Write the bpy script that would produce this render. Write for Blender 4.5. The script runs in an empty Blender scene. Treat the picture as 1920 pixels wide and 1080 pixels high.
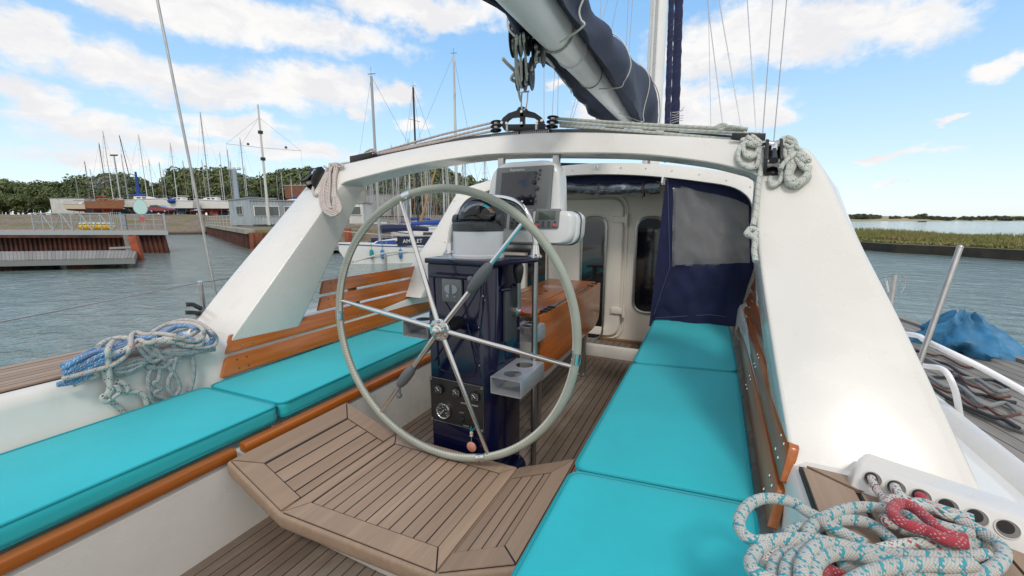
import bpy, bmesh, math, random
from mathutils import Vector, Matrix, noise
random.seed(7)
S = bpy.context.scene
C = S.collection
# ------------------------------------------------------------------ camera
FX = 770.0
PITCH = math.atan(128 / FX); YAW = math.atan(375 / math.hypot(FX, 128))
CAM = Vector((0, 0, 1.25))
CF = Vector((-math.sin(YAW) * math.cos(PITCH), math.cos(YAW) * math.cos(PITCH), -math.sin(PITCH)))
CR = Vector((math.cos(YAW), math.sin(YAW), 0)); CU = CR.cross(CF)
cd = bpy.data.cameras.new("camera"); cam = bpy.data.objects.new("camera", cd); C.objects.link(cam)
cd.sensor_width = 36; cd.sensor_fit = 'HORIZONTAL'; cd.lens = FX / 1920 * 36
cd.clip_start = 0.05; cd.clip_end = 9000
M4 = Matrix((CR, CU, -CF)).transposed().to_4x4(); M4.translation = CAM
cam.matrix_world = M4; S.camera = cam
def ray(x, y): return CR * (x - 960) + CU * (540 - y) + CF * FX
def onz(x, y, z): d = ray(x, y); return CAM + d * ((z - CAM.z) / d.z)
def onx(x, y, X): d = ray(x, y); return CAM + d * (X / d.x)
def ony(x, y, Y): d = ray(x, y); return CAM + d * (Y / d.y)
def P(x, y, d): return CAM + ray(x, y) * (d / FX)
def rake(x, y, off=0.0, y0=1.233, z0=.62, a=.86):      # a point on a raked plane (arch / hardtop)
    d = ray(x, y); k = y0 - off + (CAM.z - z0) * a
    return CAM + d * (k / (d.y - a * d.z))
# ------------------------------------------------------------------ light
S.view_settings.view_transform = 'Standard'; S.view_settings.look = 'None'
S.view_settings.exposure = 0.04; S.view_settings.gamma = 1.0
SUN_EL = math.radians(50); SUN_AZ = math.radians(152)       # compass style: 0 = +Y, clockwise; behind the camera, to starboard
sd = Vector((math.sin(SUN_AZ) * math.cos(SUN_EL), math.cos(SUN_AZ) * math.cos(SUN_EL), math.sin(SUN_EL)))
sl = bpy.data.lights.new("sun", 'SUN'); sl.energy = 1.35; sl.angle = math.radians(12); sl.color = (1, .95, .885)
so = bpy.data.objects.new("sun", sl); C.objects.link(so); so.rotation_euler = sd.to_track_quat('Z', 'Y').to_euler()
W = bpy.data.worlds.new("World"); S.world = W; W.use_nodes = True
S.cycles.use_denoising = True; S.cycles.max_bounces = 7; S.cycles.transparent_max_bounces = 12
S.cycles.sample_clamp_indirect = 6; S.cycles.caustics_reflective = False; S.cycles.caustics_refractive = False

class G:                                                    # tiny node-graph helper
    def __init__(s, nt): s.nt = nt; s.n = nt.nodes; s.l = nt.links
    def put(s, sock, v):
        if v is None: return
        if hasattr(v, 'is_output') or isinstance(v, bpy.types.NodeSocket): s.l.new(v, sock)
        else:
            if isinstance(v, (int, float)) and hasattr(sock.default_value, '__len__'): v = (v,) * len(sock.default_value)
            if hasattr(sock.default_value, '__len__') and len(sock.default_value) == 4 and len(v) == 3: v = (*v, 1)
            sock.default_value = v
    def math(s, op, a, b=None, c=None, clamp=False):
        n = s.n.new('ShaderNodeMath'); n.operation = op; n.use_clamp = clamp
        for i, v in enumerate((a, b, c)): s.put(n.inputs[i], v)
        return n.outputs[0]
    def vec(s, op, a, b=None, out=0):
        n = s.n.new('ShaderNodeVectorMath'); n.operation = op; s.put(n.inputs[0], a); s.put(n.inputs[1], b); return n.outputs[out]
    def mix(s, f, a, b):
        n = s.n.new('ShaderNodeMix'); n.data_type = 'RGBA'; s.put(n.inputs[0], f); s.put(n.inputs[6], a); s.put(n.inputs[7], b); return n.outputs[2]
    def noise(s, v, scale, detail=3, rough=.5, out=0, dist=0):
        n = s.n.new('ShaderNodeTexNoise'); s.put(n.inputs['Vector'], v); n.inputs['Scale'].default_value = scale
        n.inputs['Detail'].default_value = detail; n.inputs['Roughness'].default_value = rough; n.inputs['Distortion'].default_value = dist; return n.outputs[out]
    def smooth(s, v, lo, hi, a=0., b=1.):
        n = s.n.new('ShaderNodeMapRange'); n.interpolation_type = 'SMOOTHSTEP'
        for k, x in enumerate((v, lo, hi, a, b)): s.put(n.inputs[k], x)
        return n.outputs[0]
    def comb(s, x, y, z):
        n = s.n.new('ShaderNodeCombineXYZ')
        for i, v in enumerate((x, y, z)): s.put(n.inputs[i], v)
        return n.outputs[0]
    def sep(s, v): n = s.n.new('ShaderNodeSeparateXYZ'); s.put(n.inputs[0], v); return n.outputs
    def ramp(s, f, stops):
        n = s.n.new('ShaderNodeValToRGB'); s.put(n.inputs[0], f); e = n.color_ramp.elements
        while len(e) < len(stops): e.new(.5)
        for i, (p, c) in enumerate(stops): e[i].position = p; e[i].color = (*c, 1)
        return n.outputs[0]

g = G(W.node_tree); W.node_tree.nodes.clear()
sky = g.n.new('ShaderNodeTexSky'); sky.sky_type = 'NISHITA'; sky.sun_disc = False
sky.sun_elevation = SUN_EL; sky.sun_rotation = SUN_AZ; sky.air_density = 1.0; sky.dust_density = .6; sky.ozone_density = 1.4
tc = g.n.new('ShaderNodeTexCoord').outputs['Generated']
d = g.vec('NORMALIZE', tc); sx, sy, sz = g.sep(d)
az = g.math('ARCTAN2', sx, sy); el = g.math('ARCSINE', sz)
ae = g.comb(az, el, 0)
warp = g.vec('SUBTRACT', g.noise(g.vec('MULTIPLY', ae, (1, 2.0, 1)), 7.5, 6, .6, 1), (.5, .5, .5))
aew = g.vec('ADD', ae, g.vec('MULTIPLY', warp, (.22, .10, 0)))
def dirae(x, y): q = ray(x, y).normalized(); return math.atan2(q.x, q.y), math.asin(q.z)
clouds = [(470, 40, 350, 62), (800, 20, 230, 50), (300, 10, 240, 45), (250, 135, 190, 60), (420, 165, 240, 45), (600, 160, 170, 50), (740, 172, 60, 22),
          (190, 250, 150, 38), (330, 268, 110, 26), (440, 236, 130, 30), (200, 300, 160, 24), (480, 262, 80, 20), (580, 290, 110, 22), (650, 205, 30, 22), (770, 225, 55, 16), (60, 190, 110, 60), (20, 60, 160, 55),
          (1400, 60, 250, 75), (1560, 55, 260, 70), (1700, 30, 200, 70), (1320, 110, 140, 70), (1370, 210, 140, 36), (1200, 190, 110, 50), (1690, 290, 90, 13), (1760, 232, 60, 8), (1120, 205, 60, 24), (1280, 200, 90, 55), (1440, 215, 70, 24), (1660, 340, 40, 10), (1850, 120, 90, 30), (1050, 150, 50, 12)]
best = None; shade = None
for cx, cy, rx, ry in clouds:
    a0, e0 = dirae(cx, cy); a1, e1 = dirae(cx + rx, cy); a2, e2 = dirae(cx, cy - ry)
    v = g.vec('MULTIPLY', g.vec('SUBTRACT', aew, (a0, e0, 0)), (1 / abs(a1 - a0), 1 / abs(e2 - e0), 0))
    q = g.math('SUBTRACT', 1, g.vec('LENGTH', v, out=1))
    best = q if best is None else g.math('MAXIMUM', best, q)
# general broken cloud everywhere else (overhead, behind, beside)
plane = g.vec('DIVIDE', d, g.comb(g.math('ADD', g.math('MAXIMUM', sz, 0), .12), g.math('ADD', g.math('MAXIMUM', sz, 0), .12), 1))
gen = g.noise(plane, 1.1, 6, .58)
over = g.smooth(el, .60, .80)
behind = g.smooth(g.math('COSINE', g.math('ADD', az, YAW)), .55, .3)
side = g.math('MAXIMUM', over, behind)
genv = g.math('MULTIPLY', g.math('SUBTRACT', gen, g.math('SUBTRACT', .43, g.math('MULTIPLY', behind, .10))), 4.0)  # extra cloud added behind the camera, out of view, to whiten the light
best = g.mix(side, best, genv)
fine = g.math('SUBTRACT', g.noise(ae, 26, 6, .62), .5)
val = g.math('ADD', best, g.math('MULTIPLY', fine, .9))
dens = g.smooth(val, -.08, .58)
soft = g.noise(g.vec('MULTIPLY', aew, (1, 2.2, 1)), 9, 5, .55)
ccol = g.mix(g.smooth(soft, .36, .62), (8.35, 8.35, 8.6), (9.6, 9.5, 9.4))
blue = g.mix(1.0, (0, 0, 0), sky.outputs[0])
bl2 = g.n.new('ShaderNodeMix'); bl2.data_type = 'RGBA'; bl2.blend_type = 'MULTIPLY'; bl2.inputs[0].default_value = 1
g.put(bl2.inputs[6], sky.outputs[0]); g.put(bl2.inputs[7], (3.3, 2.9, 2.4))
grad = g.ramp(g.math('DIVIDE', el, 1.6), [(0, (.70, .83, .94)), (.05, (.60, .79, .95)), (.125, (.45, .71, .97)), (.22, (.28, .57, .95)), (.34, (.20, .47, .90)), (.95, (.13, .33, .72))])
haze_ = g.mix(.18, g.vec('MULTIPLY', grad, (10, 10, 10)), bl2.outputs[2])
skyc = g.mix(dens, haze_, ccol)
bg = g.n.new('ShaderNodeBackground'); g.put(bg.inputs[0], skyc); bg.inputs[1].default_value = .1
wo = g.n.new('ShaderNodeOutputWorld'); g.l.new(bg.outputs[0], wo.inputs[0])

# ------------------------------------------------------------------ materials
MATS = {}
def mat(name, col, rough=.5, metal=0., coat=0., var=0., vscale=6., bump=0., bscale=60., spec=.5, stretch=None, col2=None, trans=0., sheen=0.):
    if name in MATS: return MATS[name]
    m = bpy.data.materials.new(name); m.use_nodes = True; k = G(m.node_tree); b = k.n['Principled BSDF']
    b.inputs['Roughness'].default_value = rough; b.inputs['Metallic'].default_value = metal
    b.inputs['Coat Weight'].default_value = coat; b.inputs['Coat Roughness'].default_value = .08
    b.inputs['Specular IOR Level'].default_value = spec; b.inputs['Transmission Weight'].default_value = trans
    b.inputs['Sheen Weight'].default_value = sheen
    co = k.n.new('ShaderNodeTexCoord').outputs['Object']
    if stretch: co = k.vec('MULTIPLY', co, stretch)
    if var or col2:
        f = k.noise(co, vscale, 5, .6)
        c2 = col2 or tuple(max(0, c * (1 - var)) for c in col); c1 = col if col2 else tuple(min(1, c * (1 + var * .6)) for c in col)
        k.put(b.inputs['Base Color'], k.mix(k.smooth(f, .3, .7), c2, c1))
    else: b.inputs['Base Color'].default_value = (*col, 1)
    if bump:
        bn = k.n.new('ShaderNodeBump'); bn.inputs['Strength'].default_value = min(1, bump); bn.inputs['Distance'].default_value = .002
        k.put(bn.inputs['Height'], k.noise(co, bscale, 4, .6)); k.l.new(bn.outputs[0], b.inputs['Normal'])
    MATS[name] = m; return m
def wood(name, c1, c2, rough, coat, axis=1, gscale=18., grey=None):
    if name in MATS: return MATS[name]
    m = bpy.data.materials.new(name); m.use_nodes = True; k = G(m.node_tree); b = k.n['Principled BSDF']
    tc_ = k.n.new('ShaderNodeTexCoord').outputs['Object']
    st = [1, 1, 1]; st[axis] = .06
    co = k.vec('MULTIPLY', tc_, tuple(st))
    f = k.noise(co, gscale * 2.2, 6, .65, dist=.6); f2 = k.noise(co, gscale * .45, 3, .5); f3 = k.noise(tc_, 1.7, 4, .6)
    col = k.mix(k.smooth(f, .32, .7), c2, c1)
    col = k.mix(k.smooth(f2, .35, .7, 0, .55), col, tuple(c * .7 for c in c1))
    if grey: col = k.mix(k.smooth(f3, .35, .68, 0, .75), col, grey)
    rnd = k.n.new('ShaderNodeNewGeometry').outputs['Random Per Island']
    col = k.mix(k.math('MULTIPLY', rnd, .50 if not coat else .3), col, tuple(c * .62 for c in c2))
    k.put(b.inputs['Base Color'], col); b.inputs['Roughness'].default_value = rough
    b.inputs['Coat Weight'].default_value = coat; b.inputs['Coat Roughness'].default_value = .12
    bn = k.n.new('ShaderNodeBump'); bn.inputs['Strength'].default_value = .35 if not coat else .08; bn.inputs['Distance'].default_value = .002
    k.put(bn.inputs['Height'], f); k.l.new(bn.outputs[0], b.inputs['Normal'])
    MATS[name] = m; return m
def cloth_folds(m, scale, dist, detail=2):
    k = G(m.node_tree); b = k.n['Principled BSDF']; old = b.inputs['Normal'].links[0].from_socket
    bn = k.n.new('ShaderNodeBump'); bn.inputs['Strength'].default_value = 1; bn.inputs['Distance'].default_value = dist
    k.put(bn.inputs['Height'], k.noise(k.n.new('ShaderNodeTexCoord').outputs['Object'], scale, detail, .5, dist=.8)); k.l.new(old, bn.inputs['Normal']); k.l.new(bn.outputs[0], b.inputs['Normal'])
def rope_mat(name, base, flecks, spiral=.42, cells=8, thr=.42, lng=.55, dens=1.0):
    """UV: u = length in diameters, v = turn 0..1.  Braided cover with coloured pick yarns."""
    if name in MATS: return MATS[name]
    m = bpy.data.materials.new(name); m.use_nodes = True; k = G(m.node_tree); b = k.n['Principled BSDF']
    uv = k.n.new('ShaderNodeTexCoord').outputs['UV']; u, v, _ = k.sep(uv)
    up = k.math('ADD', k.math('MULTIPLY', u, 1 / lng), k.math('MULTIPLY', v, cells))
    um = k.math('SUBTRACT', k.math('MULTIPLY', u, 1 / lng), k.math('MULTIPLY', v, cells))
    ca = k.math('FRACT', k.math('MULTIPLY', up, .5)); cb = k.math('FRACT', k.math('MULTIPLY', um, .5))
    ha = k.math('GREATER_THAN', ca, .5); hb = k.math('GREATER_THAN', cb, .5)
    h = k.math('MULTIPLY', k.math('SINE', k.math('MULTIPLY', up, math.pi)), k.math('SINE', k.math('MULTIPLY', um, math.pi)))
    h = k.math('ABSOLUTE', h)
    dirt = k.noise(k.n.new('ShaderNodeTexCoord').outputs['Object'], 14, 3)
    col = k.mix(k.smooth(dirt, .4, .7, 0, .35), base, tuple(c * .62 for c in base))
    for i, fc in enumerate(flecks):
        s = k.math('FRACT', k.math('ADD', k.math('ADD', k.math('MULTIPLY', u, spiral), k.math('MULTIPLY', v, 1.0 if i % 2 == 0 else -1.0)), i * .5))
        band = k.math('LESS_THAN', s, thr)
        tick = k.math('MULTIPLY', ha, hb) if i == 0 else k.math('MULTIPLY', k.math('SUBTRACT', 1, ha), hb)
        if dens > 1: tick = k.math('MAXIMUM', ha, hb) if i == 0 else tick
        col = k.mix(k.math('MULTIPLY', band, tick), col, fc)
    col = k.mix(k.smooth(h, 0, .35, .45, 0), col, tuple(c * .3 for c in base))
    k.put(b.inputs['Base Color'], col); b.inputs['Roughness'].default_value = .8; b.inputs['Sheen Weight'].default_value = .2
    bn = k.n.new('ShaderNodeBump'); bn.inputs['Strength'].default_value = .7; bn.inputs['Distance'].default_value = .0015
    k.put(bn.inputs['Height'], h); k.l.new(bn.outputs[0], b.inputs['Normal'])
    MATS[name] = m; return m

GEL = mat('gelcoat', (.74, .715, .665), .28, coat=.35, var=.07, vscale=1.6, bump=.05, bscale=6)
def grime(m):
    k = G(m.node_tree); b = k.n['Principled BSDF']; old = b.inputs['Base Color'].links[0].from_socket; co = k.n.new('ShaderNodeTexCoord').outputs['Object']
    f = k.smooth(k.noise(k.vec('MULTIPLY', co, (1, 1, .25)), 9, 6, .7), .60, .78, 0, .16); sp = k.smooth(k.noise(co, 55, 2, .5), .76, .80, 0, .35)
    k.put(b.inputs['Base Color'], k.mix(k.math('MAXIMUM', f, sp), old, (.34, .32, .26)))
    k.put(b.inputs['Roughness'], k.smooth(k.noise(co, 3.5, 5, .6), .35, .7, .22, .42))
grime(GEL)
GELB = mat('cream_gelcoat', (.80, .75, .66), .35, coat=.2, var=.04, vscale=2)
TEAKW = wood('weathered_teak', (.225, .160, .115), (.135, .095, .065), .75, 0, grey=(.28, .25, .215))
TEAKP = wood('platform_teak', (.455, .318, .224), (.36, .25, .173), .6, 0)
VARN = wood('varnished_wood', (.55, .165, .022), (.38, .088, .009), .33, .5, gscale=14)
OLDW = wood('worn_wood', (.36, .17, .07), (.20, .12, .055), .5, .3, axis=2)
CAULK = mat('caulking', (.015, .015, .016), .6)
TURQ = mat('turquoise_canvas', (.016, .475, .535), .75, var=.08, vscale=2.0, bump=.25, bscale=260, sheen=.15)
cloth_folds(TURQ, 4.5, .004, 3)
PIPE = mat('turquoise_piping', (.006, .31, .36), .6)
NAVY = mat('navy_gloss', (.003, .005, .030), .16, coat=.35, spec=.4)
NAVYC = mat('navy_canvas', (.010, .014, .062), .85, var=.25, vscale=5, bump=.3, bscale=200, sheen=.05)
COVER = mat('sailcover_canvas', (.018, .030, .072), .8, var=.35, vscale=2.2, bump=.6, bscale=24, sheen=.05)
STEEL = mat('stainless', (.72, .71, .69), .13, metal=1)
SATIN = mat('satin_steel', (.48, .47, .45), .34, metal=1, var=.1, vscale=20)
ALU = mat('painted_aluminium', (.52, .53, .55), .32, metal=.55)
WPAINT = mat('white_paint', (.90, .90, .92), .25, coat=.4)
SPAR = mat('white_spar', (.92, .92, .90), .35, var=.04, vscale=4)
BLACK = mat('black_plastic', (.012, .013, .015), .38)
DGREY = mat('dark_grey_plastic', (.055, .06, .065), .42)
MGREY = mat('grey_plastic', (.17, .18, .18), .45)
PODW = mat('pod_white', (.66, .67, .66), .25, coat=.4)
SCREEN = mat('dark_screen', (.010, .012, .020), .10, coat=.6)
LCD = mat('lcd_glass', (.09, .11, .09), .2, coat=.5)
REDB = mat('red_button', (.62, .08, .07), .4)
LEATH = mat('grey_leather', (.33, .35, .295), .5, bump=.35, bscale=180, var=.08, vscale=12)
THREAD = mat('white_thread', (.75, .75, .68), .7)
GRIP = mat('grip_rubber', (.14, .15, .16), .5)
GLASSD = mat('dark_window', (.006, .008, .010), .04, coat=1)
WHITE = mat('white_lettering', (.8, .8, .8), .6)
PINK = mat('pink_float', (.72, .32, .24), .5, var=.2, vscale=40)
RUST = mat('rusty_steel', (.13, .040, .022), .85, col2=(.032, .016, .013), vscale=.9, bump=.6, bscale=9)
ORUST = mat('red_oxide_pile', (.33, .075, .03), .8, var=.3, vscale=1.2)
GALV = mat('galvanised', (.42, .46, .47), .45, metal=.4)
TIMBER = wood('grey_timber', (.34, .32, .29), (.22, .20, .18), .85, 0, gscale=3)
# ------------------------------------------------------------------ mesh helpers
class MB:
    def __init__(s): s.v = []; s.f = []; s.uv = {}; s.sm = True
    def add(s, vs, fs, uvs=None):
        o = len(s.v); s.v += [Vector(v) for v in vs]
        for i, f in enumerate(fs):
            if uvs: s.uv[len(s.f)] = uvs[i]
            s.f.append([o + j for j in f])
        return s
    def box(s, x0, x1, y0, y1, z0, z1, bev=0., seg=2):
        bm = bmesh.new(); bmesh.ops.create_cube(bm, size=1)
        for v in bm.verts: v.co = Vector(((x0 + x1) / 2 + v.co.x * (x1 - x0), (y0 + y1) / 2 + v.co.y * (y1 - y0), (z0 + z1) / 2 + v.co.z * (z1 - z0)))
        if bev: bmesh.ops.bevel(bm, geom=bm.edges[:], offset=bev, segments=seg, affect='EDGES', profile=.5)
        return s.bm(bm)
    def bm(s, bm, M=None):
        if M: bm.transform(M)
        bm.verts.index_update(); s.add([v.co.copy() for v in bm.verts], [[v.index for v in f.verts] for f in bm.faces]); bm.free(); return s
    def prism(s, poly, vec, bev=0., seg=2):                    # poly: 3D points in a plane, extruded by vec
        bm = bmesh.new(); vs = [bm.verts.new(p) for p in poly]; f = bm.faces.new(vs)
        r = bmesh.ops.extrude_face_region(bm, geom=[f]); nv = [e for e in r['geom'] if isinstance(e, bmesh.types.BMVert)]
        for v in nv: v.co += Vector(vec)
        bmesh.ops.recalc_face_normals(bm, faces=bm.faces)
        if bev: bmesh.ops.bevel(bm, geom=bm.edges[:], offset=bev, segments=seg, affect='EDGES', profile=.5)
        return s.bm(bm)
    def tube(s, pts, r, n=10, closed=False, caps=True, ru=None, flat=1.0):
        pts = [Vector(p) for p in pts]; m = len(pts)
        rs = r if hasattr(r, '__len__') else [r] * m
        T = [((pts[(i + 1) % m] if closed or i < m - 1 else pts[i]) - (pts[i - 1] if closed or i > 0 else pts[i])).normalized() for i in range(m)]
        ref = Vector((0, 0, 1)) if abs(T[0].z) < .9 else Vector((1, 0, 0))
        N = (ref - T[0] * ref.dot(T[0])).normalized(); L = 0; vs = []; Ls = []
        for i in range(m):
            if i: N = (N - T[i] * N.dot(T[i])); N = N.normalized() if N.length > 1e-6 else T[i].orthogonal().normalized(); L += (pts[i] - pts[i - 1]).length
            B = T[i].cross(N); Ls.append(L / (2 * (ru or max(rs[0], 1e-4))))
            for k in range(n):
                a = 2 * math.pi * k / n; vs.append(pts[i] + (N * math.cos(a) * flat + B * math.sin(a)) * rs[i])
        fs = []; uv = []
        for i in range(m if closed else m - 1):
            j = (i + 1) % m; lj = Ls[j] if j else Ls[-1] + (pts[0] - pts[-1]).length / (2 * (ru or rs[0]))
            for k in range(n):
                k2 = (k + 1) % n; fs.append([i * n + k, i * n + k2, j * n + k2, j * n + k])
                uv.append([(Ls[i], k / n), (Ls[i], (k + 1) / n), (lj, (k + 1) / n), (lj, k / n)])
        if caps and not closed:
            fs.append([k for k in range(n)][::-1]); uv.append([(0, 0)] * n)
            fs.append([(m - 1) * n + k for k in range(n)]); uv.append([(0, 0)] * n)
        return s.add(vs, fs, uv)
    def cyl(s, a, b, r, n=16, r2=None): return s.tube([a, b], [r, r if r2 is None else r2], n)
    def lathe(s, c, prof, n=32, axis=(0, 0, 1)):
        c = Vector(c); A = Vector(axis).normalized(); U = A.orthogonal().normalized(); V_ = A.cross(U); vs = []; fs = []
        for r, h in prof:
            for k in range(n):
                a = 2 * math.pi * k / n; vs.append(c + A * h + (U * math.cos(a) + V_ * math.sin(a)) * max(r, 1e-5))
        for i in range(len(prof) - 1):
            for k in range(n):
                k2 = (k + 1) % n; fs.append([i * n + k, i * n + k2, (i + 1) * n + k2, (i + 1) * n + k])
        fs.append([k for k in range(n)][::-1]); fs.append([(len(prof) - 1) * n + k for k in range(n)])
        return s.add(vs, fs)
    def ball(s, c, r, n=14, sz=(1, 1, 1)):
        bm = bmesh.new(); bmesh.ops.create_uvsphere(bm, u_segments=n, v_segments=max(6, n // 2), radius=r)
        for v in bm.verts: v.co = Vector((v.co.x * sz[0] + c[0], v.co.y * sz[1] + c[1], v.co.z * sz[2] + c[2]))
        return s.bm(bm)
    def loft(s, rings, closed_ring=True, caps=True, closed_path=False):
        n = len(rings[0]); vs = [p for r_ in rings for p in r_]; fs = []; m = len(rings)
        for i in range(m if closed_path else m - 1):
            j = (i + 1) % m
            for k in range(n if closed_ring else n - 1):
                k2 = (k + 1) % n; fs.append([i * n + k, i * n + k2, j * n + k2, j * n + k])
        if caps and closed_ring and not closed_path: fs.append(list(range(n))[::-1]); fs.append([(m - 1) * n + k for k in range(n)])
        return s.add(vs, fs)
    def build(s, name, material, parent=None, smooth=40, at=None, offset=None):
        o0 = Vector(at) if at is not None else (Vector(parent['_o']) if parent is not None else Vector((0, 0, 0)))
        me = bpy.data.meshes.new(name); me.from_pydata([v - o0 for v in s.v], [], s.f); me.materials.append(material)
        if s.uv:
            ul = me.uv_layers.new(name='UVMap')
            for p in me.polygons:
                u = s.uv.get(p.index)
                if u:
                    for li, c in zip(p.loop_indices, u): ul.data[li].uv = c
        me.validate()
        bm = bmesh.new(); bm.from_mesh(me); bmesh.ops.recalc_face_normals(bm, faces=bm.faces); bm.to_mesh(me); bm.free()
        if smooth:
            me.polygons.foreach_set('use_smooth', [True] * len(me.polygons))
            if smooth < 180: me.set_sharp_from_angle(angle=math.radians(smooth))
        o = bpy.data.objects.new(name, me); C.objects.link(o); o['_o'] = tuple(o0)
        if parent is not None: o.parent = parent
        else: o.location = o0
        return o
def tag(o, label=None, cat=None, group=None, kind=None):
    if label: o['label'] = label
    if cat: o['category'] = cat
    if group: o['group'] = group
    if kind: o['kind'] = kind
    return o
def thing(name, loc, label, cat, group=None, kind=None):
    o = bpy.data.objects.new(name, None); C.objects.link(o); o.location = loc; o['_o'] = tuple(loc); o.empty_display_size = .05
    return tag(o, label, cat, group, kind)
def solo(name, mb, m, label, cat, group=None, at=None, smooth=40):
    c = Vector(at) if at is not None else Vector((sum(v.x for v in mb.v) / len(mb.v), sum(v.y for v in mb.v) / len(mb.v), min(v.z for v in mb.v)))
    return tag(mb.build(name, m, None, smooth, at=c), label, cat, group)
def spline(pts, k=8, closed=False):
    pts = [Vector(p) for p in pts]; n = len(pts); out = []
    for i in range(n if closed else n - 1):
        p1, p2 = pts[i], pts[(i + 1) % n]
        p0 = pts[i - 1] if (i > 0 or closed) else p1 * 2 - p2; p3 = pts[(i + 2) % n] if (i + 2 < n or closed) else p2 * 2 - p1
        for j in range(k):
            t = j / k; out.append(.5 * ((2 * p1) + (p2 - p0) * t + (2 * p0 - 5 * p1 + 4 * p2 - p3) * t * t + (3 * p1 - p0 - 3 * p2 + p3) * t ** 3))
    if not closed: out.append(pts[-1])
    return out
def rounded(pts, r, n=4):                                      # round the corners of a closed 3D outline
    out = []; m = len(pts)
    for i in range(m):
        p = Vector(pts[i]); a = Vector(pts[i - 1]); b = Vector(pts[(i + 1) % m]); da = a - p; db = b - p
        rr = r[i] if hasattr(r, '__len__') else r
        ra = min(rr, da.length * .49); rb = min(rr, db.length * .49); A = p + da.normalized() * ra; B = p + db.normalized() * rb
        for j in range(n + 1): t = j / n; out.append(A * (1 - t) ** 2 + p * 2 * t * (1 - t) + B * t * t)
    return out
def inset(poly, d):                                            # shrink a convex 2D polygon by d on every side
    out = list(poly); cx = sum(p[0] for p in poly) / len(poly); cy = sum(p[1] for p in poly) / len(poly)
    for i in range(len(poly)):
        p, q = poly[i], poly[(i + 1) % len(poly)]; nx, ny = q[1] - p[1], p[0] - q[0]; L = math.hypot(nx, ny)
        if L < 1e-7: continue
        nx /= L; ny /= L
        if nx * (cx - p[0]) + ny * (cy - p[1]) > 0: nx, ny = -nx, -ny
        out = clip(out, nx, ny, nx * p[0] + ny * p[1] - d)
    return out
def clip(poly, a, b, c):                                       # keep a*x+b*y<=c, 2D convex
    out = []
    for i in range(len(poly)):
        p, q = poly[i], poly[(i + 1) % len(poly)]; fp = a * p[0] + b * p[1] - c; fq = a * q[0] + b * q[1] - c
        if fp <= 0: out.append(p)
        if (fp < 0 < fq) or (fq < 0 < fp): t = fp / (fp - fq); out.append((p[0] + (q[0] - p[0]) * t, p[1] + (q[1] - p[1]) * t))
    return out
def planks(mb, poly, w, zf, x0=None, gap=.0035, th=.012, up=Vector((0, 0, 1)), axis=0):
    """strips across `axis` inside the 2D convex polygon; zf maps (x, y) to a 3D point on the surface"""
    lo = min(p[axis] for p in poly) if x0 is None else x0; hi = max(p[axis] for p in poly); x = lo
    while x < hi - 1e-6:
        A = (1, 0) if axis == 0 else (0, 1)
        q = clip(clip(poly, A[0], A[1], x + w - gap / 2), -A[0], -A[1], -(x + gap / 2)); x += w
        q2 = [p for i, p in enumerate(q) if (Vector(p) - Vector(q[i - 1])).length > 1e-4]
        if len(q2) >= 3: mb.prism([zf(*p) - up * th for p in q2], up * th, bev=0)
    return mb
# ================================================================== THE YACHT (boat frame: x starboard, y forward)
XC = -1.005
def mir(x): return 2 * XC - x
yacht = thing('sailing_yacht', (XC, 1, 0), 'white sailing yacht the cockpit belongs to, with mainsheet arch, teak sole and hardtop', 'sailing yacht')
# sole
sb = MB().box(-1.63, -.36, -1.5, 3.70, -.03, -.013); sb.build('sole_base', CAULK, yacht)
sp = MB(); planks(sp, [(-1.62, -1.4), (-.37, -1.4), (-.37, 3.55), (-1.62, 3.55)], .0475, lambda x, y: Vector((x, y, 0)), gap=.006)
planks(sp, [(-1.62, 3.555), (-.37, 3.555), (-.37, 3.64), (-1.62, 3.64)], .085, lambda x, y: Vector((x, y, 0)), axis=1)
sp.build('cockpit_sole', TEAKW, yacht, 20)
# moulded lockers, coamings, side decks, hull side: one cross-section swept along the boat, each side
def shell(sg):
    f = lambda x: XC + sg * (x)
    prof = [(.612, -.03), (.625, .30), (.66, .325), (1.19, .33), (1.222, .36), (1.232, .57), (1.245, .605), (1.275, .62), (1.66, .62), (1.70, .60), (1.73, .36), (2.02, .33), (2.06, .37), (2.10, .37), (2.12, .30), (2.10, -.4), (1.95, -1.3), (1.9, -1.5), (.60, -1.5)]
    rings = []
    for y in (-2.2, -1.0, 0, 1, 2, 3, 4, 5.2, 6.6, 8.2):
        k = 1 if y < 4 else 1 - .035 * (y - 4) ** 1.6
        rings.append([Vector((f(x if x < 1.3 else 1.3 + (x - 1.3) * k), y, z)) for x, z in prof])
    return MB().loft(rings)
shell(-1).build('coaming', GEL, yacht, 50); shell(1).build('coaming', GEL, yacht, 50)
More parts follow.
